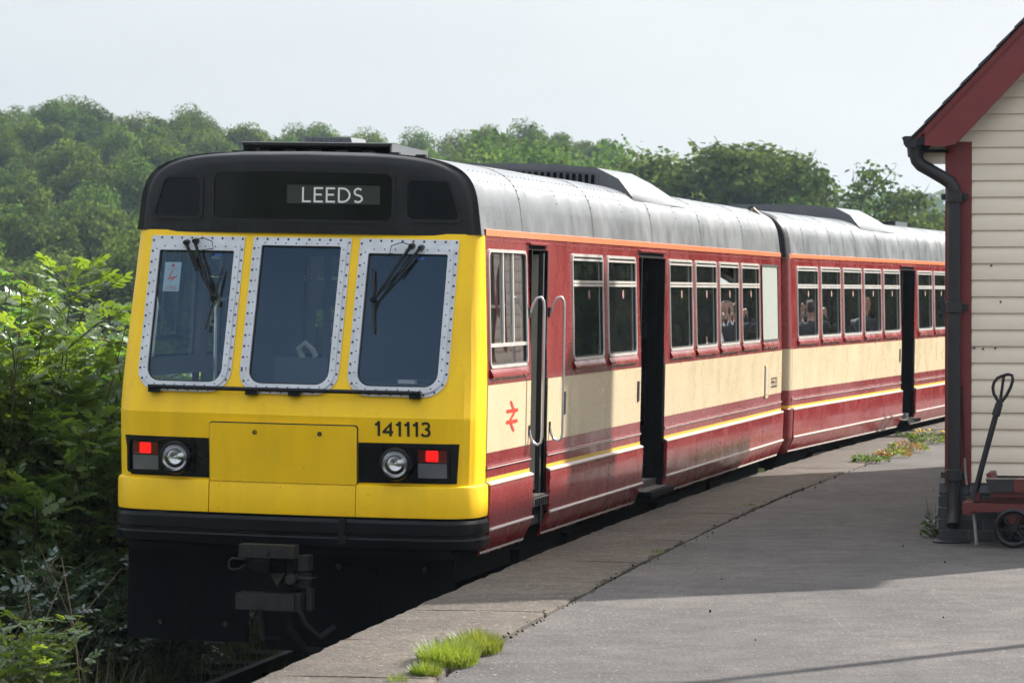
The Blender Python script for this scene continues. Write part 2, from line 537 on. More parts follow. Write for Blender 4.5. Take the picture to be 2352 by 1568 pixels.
def speckle_mat(name, c_lo, c_hi, big, mid, fine, spec_col, dark_col, bump, streak=None, rough=0.92, lines=False):
    m = bpy.data.materials.new(name); m.use_nodes = True
    nt = m.node_tree; N = nt.nodes; L = nt.links
    b = N['Principled BSDF']; b.inputs['Roughness'].default_value = rough; b.inputs['Specular IOR Level'].default_value = 0.3
    geo = N.new('ShaderNodeNewGeometry')

    def nz(scale, detail=4.0, rg=0.6, st=None, off=0.0):
        mp = N.new('ShaderNodeMapping'); mp.inputs['Location'].default_value = (off, off * 2, 0)
        if st: mp.inputs['Scale'].default_value = st
        L.new(geo.outputs['Position'], mp.inputs['Vector'])
        t = N.new('ShaderNodeTexNoise'); t.inputs['Scale'].default_value = scale; t.inputs['Detail'].default_value = detail; t.inputs['Roughness'].default_value = rg
        L.new(mp.outputs['Vector'], t.inputs['Vector']); return t.outputs['Fac']

    def rmp(f, lo, hi, a=0.0, bb=1.0):
        r = N.new('ShaderNodeMapRange'); r.inputs['From Min'].default_value = lo; r.inputs['From Max'].default_value = hi
        r.inputs['To Min'].default_value = a; r.inputs['To Max'].default_value = bb; L.new(f, r.inputs['Value']); return r.outputs['Result']

    def mx(f, a, c):
        q = N.new('ShaderNodeMix'); q.data_type = 'RGBA'; L.new(f, q.inputs[0])
        for i, v in ((6, a), (7, c)):
            if isinstance(v, tuple): q.inputs[i].default_value = (*v, 1)
            else: L.new(v, q.inputs[i])
        return q.outputs[2]
    cur = mx(rmp(nz(big), .32, .68), c_lo, c_hi)
    cur = mx(rmp(nz(mid, 6.0, .72, None, 3.1), .40, .70, 0, .72), cur, tuple(c * .55 for c in c_lo))
    cur = mx(rmp(nz(fine, 2.0, .6, None, 7.7), .45, .70, 0, .55), cur, dark_col)
    cur = mx(rmp(nz(fine * .8, 2.0, .5, None, 1.3), .66, .74, 0, .8), cur, spec_col)
    if streak:
        cur = mx(rmp(nz(streak[0], 4.0, .65, streak[1], 2.2), .52, .75, 0, streak[2]), cur, tuple(c * 1.25 for c in c_hi))
    if lines:       # pale scuffs and hairline cracks
        for sc_, st_, of_, wd_, fac_, c_ in ((.42, (2.4, .16, 1.0), 11.0, .004, .16, tuple(c * 1.5 for c in c_hi)), (.35, (1.0, .5, 1.0), 23.0, .0022, .30, tuple(c * .35 for c in c_lo))):
            d = N.new('ShaderNodeMath'); d.operation = 'SUBTRACT'; L.new(nz(sc_, 2.0, .45, st_, of_), d.inputs[0]); d.inputs[1].default_value = .5
            ab = N.new('ShaderNodeMath'); ab.operation = 'ABSOLUTE'; L.new(d.outputs[0], ab.inputs[0])
            cur = mx(rmp(ab.outputs[0], 0.0, wd_, fac_, 0.0), cur, c_)
    L.new(cur, b.inputs['Base Color'])
    bp = N.new('ShaderNodeBump'); bp.inputs['Strength'].default_value = bump; bp.inputs['Distance'].default_value = .012
    L.new(nz(fine * .7, 3.0, .6, None, 4.0), bp.inputs['Height']); L.new(bp.outputs['Normal'], b.inputs['Normal'])
    return m


ASPH = speckle_mat('asphalt', (0.084, 0.076, 0.074), (0.132, 0.119, 0.112), .8, 3.5, 60.0, (0.40, 0.37, 0.35), (0.045, 0.041, 0.040), 1.0, (1.1, (1.0, .35, 1.0), .30), lines=True)
COPE = speckle_mat('coping_concrete', (0.092, 0.075, 0.062), (0.150, 0.121, 0.097), 1.1, 7.0, 45.0, (0.38, 0.34, 0.29), (0.035, 0.030, 0.026), 1.4, None)
PWALL = mat('platform_wall', (0.10, 0.085, 0.07), 0.95, var=0.4, vscale=4, bump=0.5)
BALLAST = mat('ballast', (0.030, 0.026, 0.022), 0.95, spec=0.1, var=0.6, vscale=14, bump=1.0, bscale=25)
SOIL = mat('field_grass', (0.07, 0.09, 0.03), 1.0, spec=0.0, var=0.4, vscale=0.05)
SOIL2 = mat('bare_field', (0.14, 0.095, 0.06), 1.0, spec=0.0, var=0.3, vscale=0.08)
RAIL = mat('rail_steel', (0.035, 0.025, 0.019), 0.7, metal=0.5, var=0.4, vscale=8)
SLEEPER = mat('sleeper_wood', (0.018, 0.015, 0.012), 0.9, spec=0.1, var=0.4, vscale=6)

BOARD = mat('weatherboard_cream', (0.80, 0.70, 0.56), 0.55, var=0.10, vscale=2.0, stretch=(0.5, 1, 3), streak=0.06, streak_col=(0.5, 0.45, 0.38), bump=0.1, bscale=30)
SHEDRED = mat('shed_red_paint', (0.20, 0.028, 0.030), 0.5, var=0.2, vscale=4, streak=0.2, streak_col=(0.10, 0.02, 0.02), bump=0.12, bscale=20)
PIPE = mat('cast_iron_paint', (0.016, 0.017, 0.021), 0.5, var=0.3, vscale=8, bump=0.3, bscale=50)
SLATE = mat('slate', (0.055, 0.058, 0.066), 0.6, var=0.3, vscale=4, obj_rand=0.2, bump=0.3)
BRICKB = mat('blue_brick', (0.030, 0.034, 0.042), 0.55, var=0.4, vscale=9, obj_rand=0.25, bump=0.3, bscale=60)
BRICKR = mat('red_brick', (0.20, 0.075, 0.05), 0.85, var=0.3, vscale=8, obj_rand=0.15, bump=0.3)
MORTAR = mat('mortar', (0.17, 0.16, 0.145), 0.95, var=0.3, vscale=20)
BARROWR = mat('barrow_red_paint', (0.13, 0.018, 0.016), 0.55, var=0.35, vscale=9, col2=(0.09, 0.02, 0.018), bump=0.15)
BARROWB = mat('barrow_black_paint', (0.022, 0.022, 0.024), 0.5, var=0.4, vscale=12, bump=0.2)
IRON = mat('black_iron', (0.010, 0.011, 0.015), 0.42, metal=0.3, var=0.3, vscale=10)
WORN = mat('worn_wood', (0.33, 0.29, 0.24), 0.8, var=0.4, vscale=15)

LEAF_ASH = leaf_mat('ash_leaf', (0.078, 0.150, 0.026), (0.150, 0.235, 0.036), 0.54, 0.09, 0.06, 3.0)
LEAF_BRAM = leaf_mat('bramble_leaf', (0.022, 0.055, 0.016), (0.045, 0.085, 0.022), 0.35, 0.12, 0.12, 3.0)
LEAF_WOOD = leaf_mat('woodland_leaf', (0.038, 0.074, 0.020), (0.086, 0.122, 0.028), 0.46, 0.0, 0.28, 0.5)
LEAF_FAR = leaf_mat('far_wood_leaf', (0.045, 0.072, 0.03), (0.06, 0.09, 0.03), 0.3, 0.0, 0.2, 0.2)
LEAF_LIGHT = leaf_mat('light_tree_leaf', (0.038, 0.074, 0.022), (0.066, 0.098, 0.030), 0.42, 0.0, 0.15, 0.8)
GRASS_M = leaf_mat('fresh_grass', (0.085, 0.145, 0.022), (0.15, 0.19, 0.04), 0.5, 0.03, 0.1, 8.0)
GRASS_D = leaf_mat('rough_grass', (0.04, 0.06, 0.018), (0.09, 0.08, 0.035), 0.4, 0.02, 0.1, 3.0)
WEED_M = leaf_mat('weed_leaf', (0.07, 0.13, 0.022), (0.12, 0.16, 0.04), 0.4, 0.03, 0.2, 9.0)
WEED_R = leaf_mat('weed_leaf_reddish', (0.22, 0.10, 0.03), (0.12, 0.12, 0.03), 0.4, 0.03, 0.2, 9.0)
FLOWER = mat('yellow_flower', (0.75, 0.5, 0.02), 0.6)
BARK = mat('bark', (0.085, 0.07, 0.052), 0.95, var=0.4, vscale=6, bump=0.6, bscale=20)
STEM = mat('green_stem', (0.10, 0.085, 0.04), 0.8, var=0.4, vscale=9)
DRY = mat('dry_stalk', (0.30, 0.22, 0.13), 0.9, var=0.3, vscale=9)

# ------------------------------------------------------------------ setting: platform, track, ground
PZ = 0.90


def edge_x(y):
    t = y - 30.0
    return 0.00192123 * t * t + 0.21546 * t + 1.26035 + 0.085


def edge_n(y):
    d = 2 * 0.00192123 * (y - 30.0) + 0.21546
    l = math.hypot(1, d)
    return (1 / l, -d / l), (d / l, 1 / l)      # right normal, forward tangent


def edge_off(y, off):
    n, _ = edge_n(y)
    return (edge_x(y) + n[0] * off, y + n[1] * off)


# broad ground sheet (reaches the horizon) with the wooded hill rising behind the line
VC = [(-2500, 310), (-600, 276), (0, 248), (80, 236), (300, 270), (440, 276), (570, 310), (760, 306), (830, 300), (960, 346), (1100, 318),
      (1180, 306), (1310, 330), (1400, 346), (1520, 400), (1700, 470), (2400, 480), (3500, 480), (6000, 500)]


def hill_z(x, y):
    u = 1176 + 7879 * x / max(y, 1)
    v = interp(u, [a for a, b in VC], [b for a, b in VC])
    zt = 2.75 + (671 - v) / 7879 * 400 - 5.9
    t = min(1, max(0, (y - 150) / 250)); t = t * t * (3 - 2 * t)
    near = -0.45 - 1.4 * min(1, max(0, (y - 60) / 60))
    z = near + (zt - near) * t
    if y > 430: z -= (y - 430) * 0.02
    return z


def build_ground():
    ys = [-60, 0, 10, 20, 30, 40, 50, 60, 75, 90, 110, 130] + list(range(150, 440, 12)) + [470, 540, 700, 1000, 1600, 3000]
    V = []
    us = np.linspace(-1, 1, 61)
    for y in ys:
        half = max(70, y * 0.55)
        for a in us:
            x = a * half
            V.append((x, y, hill_z(x, y) if y > 40 else -0.45))
    n = len(us)
    F = [(i * n + j, i * n + j + 1, (i + 1) * n + j + 1, (i + 1) * n + j) for i in range(len(ys) - 1) for j in range(n - 1)]
    me = np_mesh('ground', V, F, SOIL, True)
    o = link('ground', me); o['kind'] = 'structure'


build_ground()

# a bare field strip and bank seen left of the train
mb = MB()
P = []
for i in range(9):
    y = 60 + i * 12
    P.append([(x, y, -0.40 + 0.9 * math.exp(-((y - 92) / 26) ** 2) * (1 if x < 8 else 0.3) + 0.02 * i * 0) for x in np.linspace(-26, 4, 12)])
mb.grid(P)
tag(mb.build('ploughed_field', SOIL2), kind='structure')

# platform body and asphalt
ysP = np.linspace(4, 74, 71)
mb = MB()
top, out = [], []
for y in ysP:
    a = edge_off(y, 0.86)
    out.append([(a[0], a[1], PZ - 0.012), (a[0] + 1.2, y, PZ - 0.004), (a[0] + 3, y, PZ), (24, y, PZ + 0.02)])
mb.grid(out, 0, True)
plat = mb.build('platform', ASPH)
tag(plat, kind='structure')
mb = MB()
wallp = []
for y in ysP:
    a = edge_off(y, 0.06); b = edge_off(y, 0.9)
    wallp.append([(a[0], a[1], -0.5), (a[0], a[1], PZ - 0.13), (b[0], b[1], PZ - 0.13)])
mb.grid(wallp, 0, False)
mb.build('platform_wall', PWALL, plat)

# coping slabs, one object per slab
y = 13.0
k = 0
while y < 72:
    L_ = random.uniform(1.5, 2.3) if y < 50 else 2.8
    y2 = y + L_
    g = 0.0022
    mb = MB()
    n = 12
    jit = [random.uniform(-0.012, 0.014) for _ in range(n + 1)]
    dz = random.uniform(-0.0025, 0.0025)
    w_in = 0.84 + random.uniform(-0.02, 0.012)
    rows = []
    for i in range(n + 1):
        yy = y + g + (y2 - y - 2 * g) * i / n
        row = []
        for q, (off, zz) in enumerate([(0.0, PZ - 0.15), (0.0, PZ - 0.022), (0.010, PZ - 0.006), (0.03, PZ + 0.001), (0.2, PZ + 0.002), (0.5, PZ + 0.001), (w_in - 0.02, PZ), (w_in, PZ - 0.01), (w_in, PZ - 0.15)]):
            oo = off + (jit[i] if q < 4 else 0) + (random.uniform(-0.014, 0.010) if q in (6, 7) else 0)
            e = edge_off(yy, oo)
            row.append((e[0], e[1], zz + dz + (random.uniform(-0.003, 0.003) if 1 <= q <= 6 else 0)))
        rows.append(row)
    mb.grid(rows, 0, True)
    mb.add(rows[0], [tuple(range(len(rows[0])))])
    mb.add(rows[-1], [tuple(range(len(rows[-1])))])
    o = mb.build('coping_slab', COPE, plat)
    for p in o.data.polygons: p.use_smooth = True
    y = y2

# broken asphalt crumbs and stones along the joint
mb = MB()
for i in range(150):
    yy = random.uniform(15, 40)
    off = 0.87 + abs(random.gauss(0, 0.03)) * random.choice((-1, 1, 1))
    if i > 125: off = random.uniform(0.05, 3.2)
    e = edge_off(yy, off)
    r = random.uniform(0.0025, 0.007)
    M = Matrix.Rotation(random.uniform(0, 6), 3, Vector((random.random(), random.random(), random.random())).normalized())
    mb.box((e[0], e[1], PZ + r * 0.3), (r * 2.2, r * 1.6, r * 1.2), random.choice((0, 0, 1)), M)
o = mb.build('loose_grit', [MATTE, COPE], None)
tag(o, 'dark crumbs and pale grit lying along the asphalt joint', 'grit', kind='stuff')


# track: ballast, rails and sleepers following the curve
def track(off, y):
    return edge_off(y, off)


TC = -1.50
mb = MB()
rows = []
for y in np.linspace(2, 80, 79):
    row = []
    for off, z in ((TC - 3.2, -0.40), (TC - 2.0, -0.34), (TC - 1.5, -0.16), (TC - .4, -0.15), (TC + .5, -0.16), (TC + 1.42, -0.17), (TC + 1.55, -0.2)):
        e = track(off, y); row.append((e[0], e[1], z + random.uniform(-0.02, 0.02)))
    rows.append(row)
mb.grid(rows, 0, True)
tag(mb.build('ballast', BALLAST), kind='structure')
mb = MB()
for i in range(2600):
    yy = random.uniform(22, 33)
    e = track(random.uniform(TC - 1.9, TC + 1.4), yy)
    r = random.uniform(0.015, 0.035)
    M = Matrix.Rotation(random.uniform(0, 6), 3, Vector((random.random() + .01, random.random(), random.random())).normalized())
    mb.box((e[0], e[1], -0.15 + r * 0.5), (r * 2, r * 1.5, r * 1.3), 0, M)
tag(mb.build('ballast_stones', BALLAST, fix=False), 'grey brown ballast stones under and beside the railcar', 'ballast', kind='stuff')
for s in (-1, 1):
    mb = MB()
    prof = [(-.07, -.13), (.07, -.13), (.07, -.115), (.012, -.10), (.012, -.035), (.035, -.025), (.035, -.002), (-.035, -.002), (-.035, -.025), (-.012, -.035), (-.012, -.10), (-.07, -.115)]
    rows = []
    for y in np.linspace(8, 78, 71):
        e = track(TC + s * 0.75, y)
        rows.append([(e[0] + p, e[1], q + 0.0) for p, q in prof] + [(e[0] + prof[0][0], e[1], prof[0][1])])
    mb.grid(rows, 0, False)
    tag(mb.build('rail', RAIL), kind='structure')
mb = MB()
mb.box((0, 0, -0.19), (2.6, 0.26, 0.13))
slp = mb.build('sleeper', SLEEPER)
for i in range(24):
    y = 20 + i * 0.72
    o = slp if i == 0 else slp.copy()
    if i: COL.objects.link(o)
    e = track(TC, y); n, t = edge_n(y)
    o.location = (e[0], e[1], 0.045)
    o.rotation_euler = (0, 0, math.atan2(n[1], n[0]))
    tag(o, kind='structure')

# ------------------------------------------------------------------ railcars
def sharp(o, deg):
    try:
        o.data.set_sharp_from_angle(angle=R(deg))
    except Exception:
        pass
    return o


def Ws(z):
    return 1.25 - max(0.0, min(1.0, (z - 2.2) / 0.96)) * 0.035


def sm(s, z, off=0.0, sg=1):
    return (sg * (Ws(z) + off), s, z)


def rrect(x0, x1, z0, z1, rb, rt, n=5, e=3):
    pts = []
    cs = [((x0, z0), (1, 1), rb, 180), ((x1, z0), (-1, 1), rb, 270), ((x1, z1), (-1, -1), rt, 0), ((x0, z1), (1, -1), rt, 90)]
    for i, ((cx, cz), (dx, dz), r, a0) in enumerate(cs):
        c = (cx + dx * r, cz + dz * r)
        arc = [(c[0] + r * math.cos(R(a0 + 90 * k / n)), c[1] + r * math.sin(R(a0 + 90 * k / n))) for k in range(n + 1)]
        if pts:
            p, q = pts[-1], arc[0]
            for k in range(1, e): pts.append((p[0] + (q[0] - p[0]) * k / e, p[1] + (q[1] - p[1]) * k / e))
        pts += arc
    p, q = pts[-1], pts[0]
    for k in range(1, e): pts.append((p[0] + (q[0] - p[0]) * k / e, p[1] + (q[1] - p[1]) * k / e))
    return pts


def fan(mb, outl, fmap, off, nr=3, mi=0, back=None):
    n = len(outl)
    cx = sum(p[0] for p in outl) / n; cz = sum(p[1] for p in outl) / n
    rows = []
    for k in range(nr + 1):
        t = 1 - k / nr
        rows.append([fmap(cx + (p[0] - cx) * t, cz + (p[1] - cz) * t, off) for p in outl + outl[:1]])
    mb.grid(rows, mi, True)
    if back is not None:
        mb.grid([[fmap(p[0], p[1], back) for p in outl + outl[:1]], rows[0]], mi, False)


def ring(mb, outer, inner, fmap, off, bo=0.0, bi=None, mi=0):
    o = outer + outer[:1]; i = inner + inner[:1]
    a = [fmap(p[0], p[1], off) for p in o]; b = [fmap(p[0], p[1], off) for p in i]
    mb.grid([[fmap(p[0], p[1], bo) for p in o], a], mi, False)
    mb.grid([a, b], mi, False)
    mb.grid([b, [fmap(p[0], p[1], bi if bi is not None else bo) for p in i]], mi, False)


def dots(mb, pts, fmap, r, h, off=0.0, mi=0, n=6):
    """low rivet heads at 2d points"""
    for (a, b) in pts:
        c0 = Vector(fmap(a, b, off)); c1 = Vector(fmap(a, b, off + h))
        u = Vector(fmap(a + 0.002, b, off)) - c0; v = Vector(fmap(a, b + 0.002, off)) - c0
        u.normalize(); v.normalize()
        ring0 = [c0 + (u * math.cos(2 * math.pi * k / n) + v * math.sin(2 * math.pi * k / n)) * r for k in range(n)]
        ring1 = [c1 + (u * math.cos(2 * math.pi * k / n) + v * math.sin(2 * math.pi * k / n)) * r * 0.6 for k in range(n)]
        mb.add(ring0 + ring1, [(k, (k + 1) % n, n + (k + 1) % n, n + k) for k in range(n)] + [tuple(range(n, 2 * n))], mi, True)


def arc_pts(cx, cy, rx, ry, a0, a1, n=10):
    return [(cx + rx * math.cos(R(a0 + (a1 - a0) * i / n)), cy + ry * math.sin(R(a0 + (a1 - a0) * i / n))) for i in range(n + 1)]


# simple sans-serif glyphs as stroked centre lines in a unit-high box: (advance, strokes)
GL = {
    'L': (.52, [[(.06, 1), (.06, .06), (.52, .06)]]),
    'E': (.54, [[(.54, .94), (.06, .94), (.06, .06), (.54, .06)], [(.06, .52), (.48, .52)]]),
    'D': (.72, [[(.06, .06), (.06, .94), (.26, .94)] + arc_pts(.26, .5, .42, .44, 84, -84, 12) + [(.26, .06), (.05, .06)]]),
    'S': (.54, [arc_pts(.29, .72, .21, .22, 35, 255, 10)[:-1] + arc_pts(.27, .28, .24, .22, 80, -140, 10)]),
    '1': (.40, [[(.04, .76), (.20, .80), (.27, .93), (.27, 1)], [(.29, 1), (.29, 0)]]),
    '4': (.66, [[(.50, 0), (.50, .93), (.07, .32), (.07, .28), (.66, .28)]]),
    '3': (.60, [arc_pts(.30, .73, .22, .21, 160, -80, 10) + arc_pts(.30, .28, .25, .23, 80, -165, 12)]),
    '5': (.60, [[(.55, .94), (.14, .94), (.09, .50)] + arc_pts(.30, .33, .25, .27, 125, -155, 12)]),
    'O': (.72, [arc_pts(.36, .5, .30, .44, 0, 360, 20)]), 'V': (.6, [[(.02, 1), (.3, .02), (.58, 1)]]), 'R': (.6, [[(.06, 0), (.06, .94), (.3, .94)] + arc_pts(.3, .72, .22, .22, 90, -90, 8) + [(.06, .5)], [(.3, .5), (.56, 0)]]),
    'H': (.62, [[(.06, 0), (.06, 1)], [(.56, 0), (.56, 1)], [(.06, .5), (.56, .5)]]), 'A': (.64, [[(.02, 0), (.32, .98), (.62, 0)], [(.14, .34), (.5, .34)]]),
    'I': (.16, [[(.08, 0), (.08, 1)]]), 'W': (.9, [[(.02, 1), (.24, .02), (.45, .95), (.66, .02), (.88, 1)]]), 'N': (.64, [[(.06, 0), (.06, 1), (.58, 0), (.58, 1)]]),
    'G': (.68, [arc_pts(.36, .5, .29, .44, 45, 330, 16) + [(.64, .45), (.42, .45)]]), ' ': (.3, []),
}


def text_part(name, body, parent, fmap, x0, x1, z0, z1, m, off=0.004, stroke=.125, gap=.16):
    adv = sum(GL[c][0] for c in body) + gap * (len(body) - 1)
    sx = (x1 - x0) / adv; sz = (z1 - z0)
    cur = 0.0
    for c in body:
        w, strokes = GL[c]
        if not strokes:
            cur += w + gap; continue
        mb = MB()
        for si, st in enumerate(strokes):
            pts = [((cur + p[0]) * sx, p[1] * sz) for p in st]
            hw = stroke * sz / 2
            L_, R_ = [], []
            n = len(pts)
            closed = math.dist(pts[0], pts[-1]) < 1e-6
            for i in range(n):
                if closed:
                    a = pts[(i - 1) % (n - 1)] if i != 0 else pts[n - 2]; b = pts[i]; d = pts[(i + 1) % (n - 1)] if i < n - 1 else pts[1]
                else:
                    a = pts[max(i - 1, 0)]; b = pts[i]; d = pts[min(i + 1, n - 1)]
                t1 = (b[0] - a[0], b[1] - a[1]); t2 = (d[0] - b[0], d[1] - b[1])
                l1 = math.hypot(*t1); l2 = math.hypot(*t2)
                if l1 < 1e-9: t1, l1 = t2, l2
                if l2 < 1e-9: t2, l2 = t1, l1
                n1 = (-t1[1] / l1, t1[0] / l1); n2 = (-t2[1] / l2, t2[0] / l2)
                nx, nz = n1[0] + n2[0], n1[1] + n2[1]
                q = nx * nx + nz * nz
                k = 2 / q if q > .35 else 2 / .35
                L_.append((b[0] + nx * hw * k, b[1] + nz * hw * k)); R_.append((b[0] - nx * hw * k, b[1] - nz * hw * k))
            mb.grid([[fmap(x0 + p[0], z0 + min(max(p[1], 0), sz), off + si * .0006) for p in L_], [fmap(x0 + p[0], z0 + min(max(p[1], 0), sz), off + si * .0006) for p in R_]], 0, False)
        mb.build(name, m, parent, fix=False)
        cur += w + gap


ROOF_N = 5.4
ROOF_T = []


def roof_pt(t, y, off=0.0):
    """t in 0..1 from right cantrail over the crown to the left one"""
    a = math.pi * t
    c, s = math.cos(a), math.sin(a)
    h = (0.55 + off) * abs(s) ** (2 / ROOF_N)
    x = (1.215 + off) * math.copysign(abs(c) ** (2 / ROOF_N), c) * (1 - .05 * h / .55)
    z = 3.16 + h - 0.035 * (x / 1.2) ** 2 * (h / 0.55)
    return (x, y, z)


def roof_z(x):
    if not ROOF_T:
        pts = sorted((roof_pt(t, 0)[0], roof_pt(t, 0)[2]) for t in np.linspace(0, .5, 200))
        ROOF_T.append(([p[0] for p in pts], [p[1] for p in pts]))
    return interp(abs(x), *ROOF_T[0])


# front surface -------------------------------------------------------------
def f_par(z):
    W = Ws(z)
    yc = interp(z, [0.9, 1.26, 1.49, 1.93, 3.16, 3.3], [-.10, -.11, -.105, -.14, .235, .24])
    Rr = interp(z, [1.2, 1.93, 3.16], [.28, .26, .16])
    bow = interp(z, [1.2, 1.93, 3.16], [.07, .07, .05])
    return W, yc, Rr, bow


YJ = 0.45     # joint between cab moulding and side


def front_p(p, z, off=0.0):
    W, yc, Rr, bow = f_par(z)
    sg = 1 if p >= 0 else -1
    a = abs(p)
    k = W - Rr
    if a <= k:
        y = yc + bow * (a / k) ** 2
        return (p, y - off, z)
    ang = min((a - k) / Rr, math.pi / 2)
    x = k + (Rr + off) * math.sin(ang); y = yc + bow + Rr - (Rr + off) * math.cos(ang)
    ex = a - k - Rr * math.pi / 2
    if ex > 0: y += ex
    return (sg * x, y, z)


def p_end(z):
    W, yc, Rr, bow = f_par(z)
    return W - Rr + Rr * math.pi / 2 + max(0.0, YJ - (yc + bow + Rr))


def fm(x, z, off=0.0):
    W, yc, Rr, bow = f_par(z)
    k = W - Rr
    a = abs(x)
    if a > k:
        a = k + Rr * math.asin(min(1, (a - k) / Rr))
    return front_p(math.copysign(a, x), z, off)


def yd(x):
    return 0.205 + 0.09 * (x / 1.1) ** 2


def fmd(x, z, off=0.0):
    return (x, yd(x) - off, z)


def p_cols(z, xs_half, arc=10):
    """list of p from -end to end: given half-x breakpoints then arc"""
    W, yc, Rr, bow = f_par(z)
    k = W - Rr
    out_ = []
    for x in xs_half:
        out_.append(x if x <= k else k + Rr * math.asin(min(1, (x - k) / Rr)))
    last = out_[-1]; e = p_end(z)
    for i in range(1, arc + 1): out_.append(last + (e - last) * i / arc)
    return [-p for p in reversed(out_[1:])] + out_


def band(mb, z_off, p0, p1, n=14, mi=0, smooth=True, wrap0=False, wrap1=False):
    """moulding round the front between p0..p1 (absolute x, or wrap to the joint), profile of (z, off)"""
    rows = []
    for z, off in z_off:
        a = -p_end(z) if wrap0 else p0
        b = p_end(z) if wrap1 else p1
        rows.append([front_p(a + (b - a) * i / n, z, off) for i in range(n + 1)])
    mb.grid(rows, mi, smooth)
    for j in (0, -1):
        mb.add([r[j] for r in rows], [tuple(range(len(rows)))], mi)


